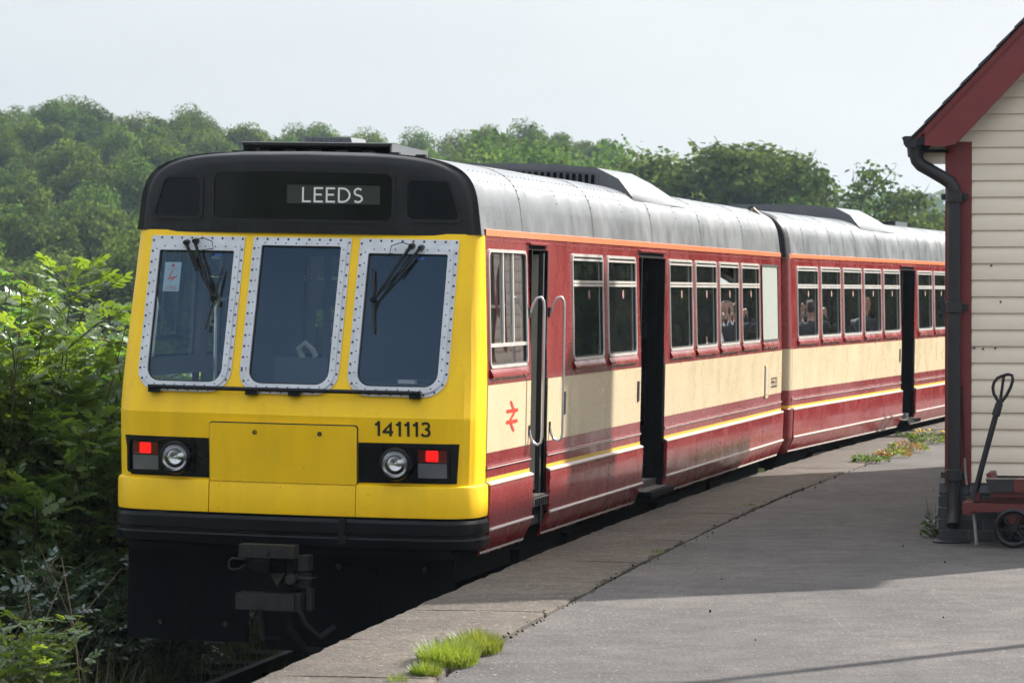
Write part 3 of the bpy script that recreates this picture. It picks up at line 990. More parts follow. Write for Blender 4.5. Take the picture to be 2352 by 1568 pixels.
def make_cab_front(root):
    # yellow moulded shell with three openings
    mb = MB()
    xs = [0, .15, .30, .375, .45, .6, .75, .9, 1.03]
    zs = [1.487, 1.6, 1.75, 1.9, 1.93, 1.95, 2.0, 2.12, 2.3, 2.5, 2.75, 3.0, 3.075, 3.12, 3.162]
    rows = []
    for z in zs: rows.append([front_p(p, z) for p in p_cols(z, xs)])
    m = len(rows[0]); c0 = m // 2
    vs = [p for r in rows for p in r]; fs = []
    for i in range(len(zs) - 1):
        for j in range(m - 1):
            zc = (zs[i] + zs[i + 1]) / 2
            jj = j - c0 if j >= c0 else c0 - 1 - j
            xm = (xs[jj] + xs[jj + 1]) / 2 if jj + 1 < len(xs) else 2
            if 2.12 < zc < 3.075 and (xm < .30 or .45 < xm < 1.03): continue
            fs.append((i * m + j, i * m + j + 1, (i + 1) * m + j + 1, (i + 1) * m + j))
    mb.add(vs, fs, 0, True)
    shell = sharp(mb.build('cab_front_moulding', YEL, root), 12)
    shell['label'] = 'yellow cab front moulding around three windscreens'
    # pressed lip round each windscreen recess (slightly darker seam)
    # three windscreens
    for (x0, x1, top) in ((-1.08, -.405, .098), (-.345, .345, .056), (.405, 1.08, .098)):
        z0, z1 = 2.07, 3.122
        o1 = rrect(x0, x1, z0, z1, .15, .012); o2 = rrect(x0 + .026, x1 - .026, z0 + .026, z1 - (.03 if top < .07 else .055), .128, .01)
        o3 = rrect(x0 + .066, x1 - .066, z0 + .066, z1 - top, .09, .012)
        mb = MB()
        ring(mb, o1, o2, fm, .010, 0.0, .006)
        ring(mb, o2, o3, fm, .020, .006, -.02)
        fr = mb.build('windscreen', WFRAME, root)
        mb = MB()
        g1 = rrect(x0 + .062, x1 - .062, z0 + .062, z1 - top + .004, .09, .012); g2 = rrect(x0 + .074, x1 - .074, z0 + .074, z1 - top - .009, .082, .01)
        ring(mb, g1, g2, fm, .004, -.012, -.012)
        mb.build('rubber_seal', RUBBER, fr)
        mb = MB(); fan(mb, g1, fm, -.008, 2)
        mb.build('glass', WGLASS, fr)
        # bolts on the flange and on the inner frame
        mb = MB()

        def along(o, step):
            pts = []; acc = 0
            oo = o + o[:1]
            for a, b in zip(oo[:-1], oo[1:]):
                d = math.hypot(b[0] - a[0], b[1] - a[1])
                while acc < d:
                    t = acc / d; pts.append((a[0] + (b[0] - a[0]) * t, a[1] + (b[1] - a[1]) * t)); acc += step
                acc -= d
            return pts
        dots(mb, along(rrect(x0 + .013, x1 - .013, z0 + .013, z1 - .014, .138, .01), .0735), fm, .0085, .006, .009, 0, 8)
        dots(mb, along(rrect(x0 + .045, x1 - .045, z0 + .045, z1 - top * .72, .11, .012), .0735), fm, .0055, .003, .020, 1, 6)
        mb.build('bolts', [BOLT, STEEL], fr, 'stuff')
    # warning sticker inside the nearside screen
    mb = MB()
    fmz = lambda x, z, off=0: fm(x, z, -.012 + off)
    sx0, sx1, sz0, sz1 = -.972, -.852, 2.74, 2.94
    fan(mb, rrect(sx0, sx1, sz0, sz1, .004, .004, 2, 2), fmz, 0.001, 1)
    st = mb.build('warning_sticker', STICK, root)
    mb = MB()

    def poly(pts):
        mb.add([fmz(sx0 + (sx1 - sx0) * a, sz0 + (sz1 - sz0) * b, .002) for a, b in pts], [tuple(range(len(pts)))])
    poly([(.5, .96), (.64, .87), (.56, .87), (.56, .82), (.44, .82), (.44, .87), (.36, .87)])
    poly([(.44, .71), (.53, .71), (.36, .46), (.24, .40)])
    poly([(.24, .40), (.36, .46), (.9, .56), (.62, .42), (.55, .43)])
    poly([(.55, .43), (.62, .42), (.3, .27)])
    mb.build('lightning_symbol', PRINT_R, st, fix=False)
    text_part('lettering', 'DANGER', st, fmz, sx0 + .03, sx1 - .03, sz0 + .148, sz0 + .158, PRINT_R, .002)
    text_part('lettering', 'OVERHEAD', st, fmz, sx0 + .02, sx1 - .02, sz0 + .026, sz0 + .038, PRINT_R, .002)
    text_part('lettering', 'LIVE WIRES', st, fmz, sx0 + .018, sx1 - .018, sz0 + .010, sz0 + .022, PRINT_R, .002)
    for bx in (-.62, .80):
        mb = MB(); fan(mb, rrect(bx, bx + .05, 2.985, 3.005, .003, .003, 2, 2), fmz, 0.001, 1)
        mb.build('glass_mark', STICKB, root)

    # wipers
    def wiper(pv, elbow, b0, b1, sgn):
        mb = MB()
        q = lambda x, z, o: fm(x, z, o)
        mb.tube([q(*pv, .055), q(*elbow, .06)], [.012, .008], 6)
        pv2 = (pv[0] + sgn * .065, pv[1] - .01)
        mb.tube([q(*pv2, .05), q(*elbow, .055)], [.009, .006], 6)
        mb.tube([q(*pv2, .05), q((pv2[0] + elbow[0]) / 2 + sgn * .02, (pv2[1] + elbow[1]) / 2, .062)], [.011, .009], 6)
        c = q(*elbow, .055)
        mb.lathe([(0, -.03), (.018, -.03), (.022, 0), (.018, .03), (0, .03)], c, 'y', 10)
        w = mb.build('wiper', BLACK, root)
        for p in (pv, pv2):
            mb = MB(); c = q(*p, .02)
            mb.lathe([(0, -.05), (.014, -.05), (.02, -.02), (.024, .02)], c, 'y', 10)
            mb.build('spindle', BLACK, w)
        mb = MB()
        mb.tube([q(*b0, .035), q((b0[0] + b1[0]) / 2, (b0[1] + b1[1]) / 2, .04), q(*b1, .035)], .008, 5)
        mb.build('blade', RUBBER, w)
        mb = MB()
        cc = (pv[0] - sgn * .01, pv[1])
        mb.tube([q(cc[0] - sgn * .0, cc[1] + .01, .03), q(cc[0] - sgn * .05, cc[1] + .025, .06), q(cc[0] - sgn * .12, cc[1] + .0, .06), q(cc[0] - sgn * .13, cc[1] - .05, .05), q(cc[0] - sgn * .05, cc[1] - .06, .05)], .0035, 5)
        mb.build('washer_hose', RUBBER, w)
    wiper((-.755, 3.085), (-.575, 2.70), (-.535, 2.905), (-.61, 2.49), -1)
    wiper((.765, 3.075), (.545, 2.71), (.52, 2.92), (.56, 2.50), 1)

    # black handrail bar below the screens
    mb = MB()
    mb.tube([fm(-.96 + 1.86 * i / 20, 2.098, .055) for i in range(21)], .0145, 8)
    bar = mb.build('front_handrail', BLACK, root)
    for x in (-.94, -.24, .06, .88):
        mb = MB(); c = fm(x, 2.085, .028)
        mb.box(c, (.075, .06, .05)); mb.build('bracket', BLACK, bar)

    # hinged flap, lamp panels, lower skirts
    mb = MB(); fan(mb, rrect(-.525, .495, 1.478, 1.868, .012, .02), fm, .022, 3, 0, -.01)
    fl = mb.build('coupler_flap', YEL, root)
    mb = MB(); ring(mb, rrect(-.533, .503, 1.472, 1.877, .016, .024), rrect(-.523, .493, 1.480, 1.866, .012, .02), fm, .003, 0)
    mb.build('flap_gap', RUBBER, fl)
    for x in (-.205, .245):
        mb = MB(); c = fm(x, 1.812, .022)
        mb.lathe([(0, .002), (.008, .0), (.009, -.004), (.015, -.004), (.016, 0)], c, 'y', 12); mb.build('flap_lock', BOLT, fl)
    for sg in (-1, 1):
        xi = -.535 if sg < 0 else .505
        xo = sg * 1.165
        pts_o = [(xi, 1.494), (xi, 1.762), (xo, 1.764), (sg * 1.115 if sg < 0 else sg * 1.15, 1.497)]
        n = 12
        mb = MB()
        bot = [(pts_o[0][0] + (pts_o[3][0] - pts_o[0][0]) * i / n, pts_o[0][1] + (pts_o[3][1] - pts_o[0][1]) * i / n) for i in range(n + 1)]
        tp = [(pts_o[1][0] + (pts_o[2][0] - pts_o[1][0]) * i / n, pts_o[1][1] + (pts_o[2][1] - pts_o[1][1]) * i / n) for i in range(n + 1)]
        mb.grid([[fm(b[0], b[1], .004) for b in bot], [fm((b[0] + t[0]) / 2, (b[1] + t[1]) / 2, .004) for b, t in zip(bot, tp)], [fm(t[0], t[1], .004) for t in tp]], 0, True)
        lp = mb.build('lamp_panel', BLACK, root)
        # raised bezel
        bx0, bx1 = sorted((sg * .64, sg * 1.13))
        mb = MB(); ring(mb, rrect(bx0, bx1, 1.512, 1.748, .02, .02), rrect(bx0 + .02, bx1 - .02, 1.53, 1.735, .014, .014), fm, .022, .004, .006)
        mb.build('bezel', BLACK, lp)
        hx = sg * .765
        c = fm(hx, 1.626, .062)
        mb = MB()
        mb.lathe([(.115, .062), (.113, .012), (.108, -.004), (.096, -.008), (.088, 0)], c, 'y', 28)
        mb.build('headlight_ring', BLACK, lp)
        mb = MB()
        mb.lathe([(.088, -.004), (.08, .02), (.06, .038), (.03, .048), (.012, .05), (.012, .02), (0.0, .018)], c, 'y', 28)
        hl = mb.build('headlight', REFL, lp)
        mb = MB(); mb.lathe([(0, -.020), (.03, -.019), (.06, -.014), (.08, -.008), (.090, .0)], c, 'y', 28)
        mb.build('headlight_glass', LENS, lp)
        tx0, tx1 = sorted((sg * .905, sg * 1.09))
        mid = (tx0 + tx1) / 2
        lit0 = mid - .040 + sg * .0; lit1 = mid + .040
        mb = MB()
        fan(mb, rrect(tx0, tx1, 1.638, 1.722, .006, .006, 2, 2), fm, .012, 1, 0, 0)
        tl = mb.build('tail_light', TAILOFF, lp)
        mb = MB(); fan(mb, rrect(lit0, lit1, 1.645, 1.718, .008, .008, 3, 2), fm, .014, 1, 0, .01)
        mb.build('lit_lens', TAILON, lp)
        mb = MB(); fan(mb, rrect(tx0, tx1, 1.535, 1.632, .006, .006, 2, 2), fm, .012, 1, 0, 0)
        mb.build('marker_light', GREYLENS, lp)
    # skirts
    prof = [(1.262, -.005), (1.266, .018), (1.30, .022), (1.46, .022), (1.474, .018), (1.485, .0), (1.486, -.01)]
    mb = MB(); band(mb, prof, 0, -.534, 18, wrap0=True); sharp(mb.build('skirt_panel', YEL, root), 30)
    mb = MB(); band(mb, [(z, o - .004) for z, o in prof], -.528, .488, 10); cs = sharp(mb.build('skirt_panel', YEL, root), 30)
    mb = MB(); band(mb, prof, .494, 0, 18, wrap1=True); sharp(mb.build('skirt_panel', YEL, root), 30)
    mb = MB(); dots(mb, [(x, z) for x in (-.46, -.03, .42) for z in (1.30, 1.45)], fm, .008, .005, .018)
    mb.build('screws', YEL, cs, 'stuff')
    # black bumper
    prof = [(1.045, -.03), (1.048, .012), (1.06, .028), (1.115, .038), (1.128, .032), (1.136, .018), (1.148, .018), (1.156, .034), (1.225, .032), (1.248, .020), (1.256, -.02)]
    mb = MB(); band(mb, prof, 0, 0, 40, wrap0=True, wrap1=True)
    bp = sharp(mb.build('bumper', BUMP, root), 25)
    mb = MB(); mb.box(fm(.41, 1.17, .045), (.045, .03, .17)); mb.build('bumper_strap', BLACK, bp)
    mb = MB(); mb.bb(-1.12, 1.12, -.02, .3, .99, 1.05); mb.build('buffer_beam', MATTE, root)

    # number
    text_part('unit_number', '141113', root, fm, .612, .985, 1.808, 1.908, PRINT_B, .003, .17, .14)

    # black dome with destination display
    mb = MB()
    nt = 40
    arc = [(roof_pt(i / nt, 0)[0], roof_pt(i / nt, 0)[2]) for i in range(nt + 1)]
    nb = 14
    loop = arc + [(-1.215 + 2.43 * i / nb, 3.15) for i in range(1, nb)]
    rows = []
    for ins, dy in ((0, .30), (.010, .10), (.020, .06), (.030, .032), (.042, .012), (.056, .002)):
        row = []
        for (x, z) in loop + loop[:1]:
            xx = x * (1 - ins); zz = 3.15 + (z - 3.15) * (1 - ins * 1.1)
            row.append((xx, min(.335, yd(xx) + dy), zz))
        rows.append(row)
    for t in (.85, .6, .3, .0):
        row = []
        for (x, z) in loop + loop[:1]:
            xx = x * (1 - .056) * t; zz = 3.36 + (3.15 + (z - 3.15) * (1 - .0616) - 3.36) * t
            row.append((xx, yd(xx), zz))
        rows.append(row)
    mb.grid(rows, 0, True)
    dm = sharp(mb.build('roof_dome', DOME, root), 50)
    # display glass and side panels
    for nm, (x0, x1, z0, z1) in (('destination_display', (-.655, .64, 3.222, 3.588)), ('dome_panel', (-1.105, -.715, 3.236, 3.560)), ('dome_panel', (.70, 1.105, 3.236, 3.555))):
        def shp(i, x0=x0, x1=x1, z0=z0, z1=z1):
            o = rrect(x0 + i, x1 - i, z0 + i, z1 - i, .04, .05, 6, 5)
            outp = []
            for (x, z) in o:
                t = (z - z0) / (z1 - z0)
                if x0 < -.9 and x < -.9: x += .10 * t * (-.9 - x) / (.2)
                if x1 > .9 and x > .9: x -= .10 * t * (x - .9) / (.2)
                z -= .03 * (abs(x) / 1.1) ** 2 * t
                outp.append((x, z))
            return outp
        mb = MB(); ring(mb, shp(0), shp(.022), fmd, .012, -.005, 0.0)
        pn = mb.build(nm, DOME, root)
        mb = MB(); fan(mb, shp(.02), fmd, .003, 3)
        mb.build('panel_glass', BLIND if nm != 'dome_panel' else DPANEL, pn)
        if nm == 'destination_display':
            mb = MB(); fan(mb, rrect(-.11, .535, 3.352, 3.478, .002, .002, 2, 4), fmd, .0055, 1)
            bl = mb.build('blind', mat('blind_paper', (0.022, 0.028, 0.018), 0.5), pn)
            text_part('destination_lettering', 'LEEDS', pn, fmd, -.004, .417, 3.360, 3.463, PRINT_W, .008)
    # rivet line along dome flange
    mb = MB(); dots(mb, [(x, 3.175) for x in np.linspace(-1.1, 1.1, 21)], fmd, .009, .005, 0.0)
    mb.build('flange_rivets', DOME, dm, 'stuff')

    # raised ventilator behind the dome
    mb = MB()
    y0, y1, xw = .52, 1.55, .53
    zt = 3.775
    fn = lambda p, q, a: (a, p, q)
    mb.prism([(y0, zt), (y0 + .02, zt + .006), (y1, zt - .01), (y1, zt - .03), (y0, zt - .018)], -xw, xw, fn)
    vt = mb.build('ventilator', DOME, root)
    for sg in (-1, 1):
        mb = MB()
        mb.prism([(y0 + .004, roof_z(xw) - .02), (y1 - .004, roof_z(xw) - .02), (y1 - .004, zt - .012), (y0 + .004, zt + .002)], sg * xw - .006, sg * xw + .006, fn)
        mb.build('side_plate', PODTOP, vt)
    mb = MB(); mb.bb(-xw + .02, xw - .02, y0 + .35, y0 + .37, 3.66, zt - .02); mb.build('back_plate', MATTE, vt)
    mb = MB()
    for x in np.linspace(-.55, .75, 8): mb.box((x, .49, roof_z(x) + .004), (.07, .05, .022))
    mb.build('clips', DOME, vt, 'stuff')
    mb = MB()
    pr = [(-.30, 3.77), (.08, 3.77), (.06, 3.845), (-.28, 3.845)]
    mb.prism(pr, 1.2, 1.6, lambda p, q, a: (p, a, q))
    uv = mb.build('upper_cowl', PODTOP, vt)
    for i in range(5):
        mb = MB(); mb.bb(-.27 + i * .068, -.27 + i * .068 + .055, 1.188, 1.199, 3.785, 3.838); mb.build('louvre', GREYPOD, uv)


def make_coupler(root):
    mb = MB()
    mb.bb(-.19, .19, -.52, -.40, 1.005, 1.09)
    cp = mb.build('coupler', STEEL, root)
    mb = MB(); mb.bb(-.205, .195, -.52, -.36, .66, .77); mb.bb(.196, .23, -.5, -.36, .655, .775); mb.build('lower_block', STEEL, cp)
    mb = MB(); mb.lathe([(0, -.01), (.024, -.01), (.026, .0), (.026, .02)], (-.01, -.525, 1.045), 'y', 12); mb.build('bolt', STEEL, cp)
    mb = MB()
    mb.bb(-.16, .15, -.36, -.30, .77, 1.005)
    mb.bb(.12, .17, -.44, -.30, .80, 1.005)
    mb.build('face_plate', GRIME, cp)
    mb = MB()
    fn = lambda p, q, a: (p, a, q)
    mb.add([(-.15, -.46, .995), (-.01, -.58, .985), (-.01, -.46, .90), (-.08, -.44, .895), (-.15, -.44, .93), (-.02, -.36, .99), (-.15, -.36, .99), (-.02, -.36, .9)],
           [(0, 1, 5, 6), (0, 4, 3, 2, 1), (1, 2, 7, 5), (2, 3, 7), (0, 6, 4)])
    mb.build('guide_horn', STEEL, cp)
    mb = MB()
    mb.add([(-.01, -.40, .895), (.10, -.40, .90), (.085, -.56, .83), (.06, -.40, .80), (.10, -.36, .85), (0, -.36, .86)], [(0, 2, 1), (0, 3, 2), (2, 3, 1), (0, 1, 4, 5)])
    mb.build('guide_wedge', STEEL, cp)
    mb = MB(); mb.lathe([(0, -.03), (.035, -.03), (.04, 0), (.04, .08)], (.15, -.44, .865), 'y', 12); mb.build('pin', STEEL, cp)
    mb = MB()
    mb.tube([(-.14, -.46, .985), (-.25, -.47, .99), (-.27, -.47, .97), (-.272, -.47, .93), (-.25, -.47, .915), (-.2, -.46, .92), (-.16, -.45, .95)], .009, 6)
    mb.build('release_loop', STEEL, cp)
    mb = MB(); mb.bb(.19, .26, -.42, -.30, .92, 1.02); mb.bb(.25, .285, -.42, -.34, .66, .80); mb.bb(.18, .25, -.38, -.3, .80, .9)
    mb.tube([(.2, -.42, .87), (.27, -.46, .87), (.33, -.46, .885)], [.014, .012, .004], 6)
    mb.build('electrical_head', STEEL, cp)
    mb = MB()
    mb.tube([(.05, -.3, .66), (.10, -.25, .50), (.16, -.1, .36), (.26, .1, .34)], .028, 8)
    mb.tube([(.14, -.3, .70), (.21, -.28, .55), (.26, -.12, .45), (.30, .1, .5)], .020, 8)
    mb.tube([(-.1, -.28, .66), (-.09, -.25, .45), (-.08, .1, .40)], .022, 8)
    mb.build('hose', RUBBER, cp)
    mb = MB(); mb.bb(-.10, .10, -.38, .35, .80, .98); mb.build('shank', GRIME, cp)
    # obstacle deflector plates
    for x0, x1, z0, z1 in ((-1.2, -.34, .36, 1.0), (-.02, 1.10, .30, 1.0)):
        mb = MB(); mb.bb(x0, x1, .22, .245, z0, z1)
        df = mb.build('deflector_plate', PLATE, root)
        xm = x0 + (x1 - x0) * .52
        mb = MB(); mb.bb(xm - .004, xm + .004, .214, .2195, z0 + .02, z1 - .02); mb.build('plate_seam', GRIME, df)
        for x in (x0 + .28 * (x1 - x0), x0 + .82 * (x1 - x0)):
            mb = MB(); mb.lathe([(0, -.02), (.016, -.02), (.02, 0), (.02, .01)], (x, .218, .90 if x > 0 else .48), 'y', 10)
            mb.build('plate_bolt', STEEL, df)
    mb = MB(); mb.bb(-.30, -.06, .40, .52, .30, .80); mb.build('drawgear_box', GRIME, root)


def side_window(root, s0, s1, z0=2.255, z1=3.07, transom=2.843, sg=1, hopper_open=False, cab=False, blank=False, sticker=True):
    f = lambda s, z, off=0.0: sm(s, z, off, sg)
    GL_ = GLASS if sg > 0 else LGLASS
    mb = MB()
    o1 = rrect(s0, s1, z0, z1, .055, .06); o2 = rrect(s0 + .016, s1 - .016, z0 + .022, z1 - .022, .045, .05)
    ring(mb, o1, o2, f, .012, -.01, -.012)
    w = mb.build('window', RUBBER if blank else ALU, root)
    w2 = rrect(s0 + .018, s1 - .018, z0 + .018, z1 - .018, .045, .05)
    if blank:
        mb = MB(); fan(mb, w2, f, .003, 1); mb.build('blanked_pane', BLANK, w); return w
    mb = MB(); ring(mb, o2, rrect(s0 + .034, s1 - .034, z0 + .034, z1 - .034, .04, .045), f, .002, -.012, -.012); mb.build('rubber_seal', RUBBER, w)
    zs = transom
    if cab:
        mb = MB(); fan(mb, w2, f, -.008, 1); mb.build('glass', GL_, w)
        mb = MB()
        zb = z0 + .155
        P = []
        mb.prism([(z0 + .145, .0), (z0 + .17, .0), (z0 + .17, .014), (z0 + .145, .014)], s0 + .02, s1 - .02, lambda z, o, s: f(s, z, o - .006))
        for q in (.38, .64):
            sq = s0 + (s1 - s0) * q
            mb.prism([(sq - .012, 0), (sq + .012, 0), (sq + .012, .012), (sq - .012, .012)], z0 + .17, z1 - .02, lambda s, o, z: f(s, z, o - .006))
        mb.build('sliding_pane_frame', ALU, w)
    else:
        mb = MB(); fan(mb, rrect(s0 + .018, s1 - .018, z0 + .018, zs - .012, .045, .004), f, -.008, 1); mb.build('glass', GL_, w)
        mb = MB()
        if hopper_open:
            rr = rrect(s0 + .018, s1 - .018, zs + .012, z1 - .03, .004, .045)
            fan(mb, rr, lambda s, z, off=0: f(s, z, -.01 - (z - zs) * .55), -.008, 1)
        else:
            fan(mb, rrect(s0 + .018, s1 - .018, zs + .012, z1 - .018, .004, .045), f, -.008, 1)
        mb.build('hopper_glass', GL_, w)
        mb = MB()
        for zc, h in ((zs - .013, .010), (zs + .013, .010), (z1 - .045, .008)):
            mb.prism([(zc - h, -.008), (zc + h, -.008), (zc + h, .010), (zc - h, .010)], s0 + .021, s1 - .021, lambda z, o, s: f(s, z, o))
        mb.build('transom', ALU, w)
        if sticker:
            mb = MB(); sc = s0 + (s1 - s0) * .58
            ov = [(sc + .035 * math.cos(2 * math.pi * k / 14), zs - .085 + .038 * math.sin(2 * math.pi * k / 14)) for k in range(14)]
            fan(mb, ov, f, -.006, 1); mb.build('notice_sticker', mat('notice', (.42, .24, .20), .5) if 'notice' not in MATS else MATS['notice'], w)
    return w


def sill(root, s0, s1, sg=1):
    """sloping lip under a window"""
    mb = MB()
    prof = [(2.258, .002), (2.252, .006), (2.206, .026), (2.196, .027), (2.186, .008), (2.182, -.004)]
    rows = []
    for z, o in prof:
        ins = .03 if o < .012 and z < 2.2 else (.0 if z > 2.22 else .012)
        rows.append([sm(s0 + ins + (s1 - s0 - 2 * ins) * i / 6, z, o, sg) for i in range(7)])
    mb.grid(rows, 0, True)
    for j in (0, -1): mb.add([r[j] for r in rows], [tuple(range(len(rows)))])
    return sharp(mb.build('window_lip', RED, root), 45)


def side_strip(name, root, s0, s1, prof, m, sg=1, n=4, gap=.003, tilt=0, sharpd=30):
    mb = MB()
    rows = [[sm(s0 + gap + (s1 - s0 - 2 * gap) * i / n, z, o, sg) for i in range(n + 1)] for z, o in prof]
    mb.grid(rows, 0, True)
    for j in (0, -1): mb.add([r[j] for r in rows], [tuple(range(len(rows)))])
    return sharp(mb.build(name, m, root), sharpd)


def upper_wall(root, s0, s1, holes, sg=1, zlo=2.146, zhi=3.159):
    """red wall above the waist with rectangular openings (window rings cover the joints)"""
    ss = sorted({s0, s1, *[v for h in holes for v in h[:2]]})
    zs = sorted({zlo, zhi, 2.2, 2.6, 2.9, *[v for h in holes for v in h[2:4]]})
    zs = [z for z in zs if zlo <= z <= zhi]
    mb = MB()
    vs = [sm(s, z, 0, sg) for z in zs for s in ss]
    fs = []
    m = len(ss)
    for i in range(len(zs) - 1):
        for j in range(m - 1):
            sc, zc = (ss[j] + ss[j + 1]) / 2, (zs[i] + zs[i + 1]) / 2
            if any(h[0] < sc < h[1] and h[2] < zc < h[3] for h in holes): continue
            fs.append((i * m + j, i * m + j + 1, (i + 1) * m + j + 1, (i + 1) * m + j))
    mb.add(vs, fs, 0, True)
    # inner face and thickness
    b = len(mb.v)
    ti = -.045
    mb.add([sm(s, z, ti, sg) for z in zs for s in ss], fs, 1, True)
    for h in holes:
        a = [(h[0], h[2]), (h[1], h[2]), (h[1], h[3]), (h[0], h[3])]
        a = [(p, min(max(q, zlo), zhi)) for p, q in a]
        a = a + a[:1]
        if h[2] < zlo: a = a[1:]
        mb.grid([[sm(p, q, -.002, sg) for p, q in a], [sm(p, q, ti, sg) for p, q in a]], 1, False)
    return sharp(mb.build('upper_wall', [RED, INT_W], root, fix=False), 30)


def pod(root, y0, slots=True):
    mb = MB()
    ytop, yend = y0 + 1.5, y0 + 2.75
    def sec(y, hw, hb, lift):
        # half section: crown centre .. bottom at hb
        pts = [(hb, roof_z(hb) - .02), (hb, roof_z(hb) + .03), (hb - .12, 3.735 + lift), (hw, 3.825 + lift), (.45, 3.852 + lift), (0, 3.858 + lift)]
        return [(x, y, z) for x, z in pts] + [(-x, y, z) for x, z in pts[-2::-1]]
    rows = [sec(y0, .80, 1.11, 0), sec(y0 + .02, .80, 1.12, 0), sec(ytop, .83, 1.13, 0)]
    last = []
    for (x, y, z) in rows[-1]: last.append((x * .99, yend, roof_z(x * .99) + .004))
    rows.append(last)
    mb.grid(rows[:2], 0, False); mb.grid(rows[1:], 1, False)
    mb.add(rows[0], [tuple(range(len(rows[0])))], 0)
    pd = mb.build('roof_pod', [GREYPOD, PODTOP], root)
    if slots:
        mb = MB(); ring(mb, rrect(-.815, .815, 3.615, 3.785, .02, .02, 2, 8), rrect(-.80, .80, 3.63, 3.772, .02, .02, 2, 8), lambda x, z, o=0: (x, y0 - o, z + .03 * (1 - (x / .9) ** 2)), .012, 0)
        mb.build('grille_frame', GREYPOD, pd)
        sl = None
        for i in range(29):
            x = -.770 + i * .055
            if sl is None:
                mb = MB(); fan(mb, rrect(-.018, .018, -.060, .060, .016, .016, 4, 1), lambda a, b, o=0: (a, -o, b), .004, 1)
                sl = mb.build('grille_slot', MATTE, pd); o = sl
                bz = MB(); ring(bz, rrect(-.023, .023, -.065, .065, .02, .02, 4, 1), rrect(-.017, .017, -.059, .059, .015, .015, 4, 1), lambda a, b, o=0: (a, -o, b), .010, 0, .003)
                bzo = bz.build('slot_rim', GREYPOD, sl)
            else:
                o = copy_tree(sl, pd)
            o.location = (x, y0 - .002, 3.701 + .03 * (1 - (x / .9) ** 2))
    for sg in (-1, 1):
        for yy in (ytop + .30, ytop + .85):
            t = (yy - ytop) / (yend - ytop)
            mb = MB()
            xx = sg * .86
            z = (3.80) * (1 - t) + (roof_z(.86) + .004) * t
            mb.box((xx, yy, z + .012), (.02, .22, .006), 0, Matrix.Rotation(-.12, 3, 'X'))
            mb.build('pod_hinge', MATTE, pd)
    return pd


def seats(root, ss):
    proto = None
    for s in ss:
        for x in (-.72, .72):
            if proto is None:
                mb = MB()
                mb.bb(-.44, .44, -.06, .06, .40, 1.08); mb.bb(-.44, .44, -.5, -.06, .34, .46); mb.bb(-.40, .40, -.4, -.1, 0, .34)
                proto = mb.build('seat', SEAT, root); o = proto
            else:
                o = proto.copy(); COL.objects.link(o); o.parent = root
            o.location = (x, s, 1.16)


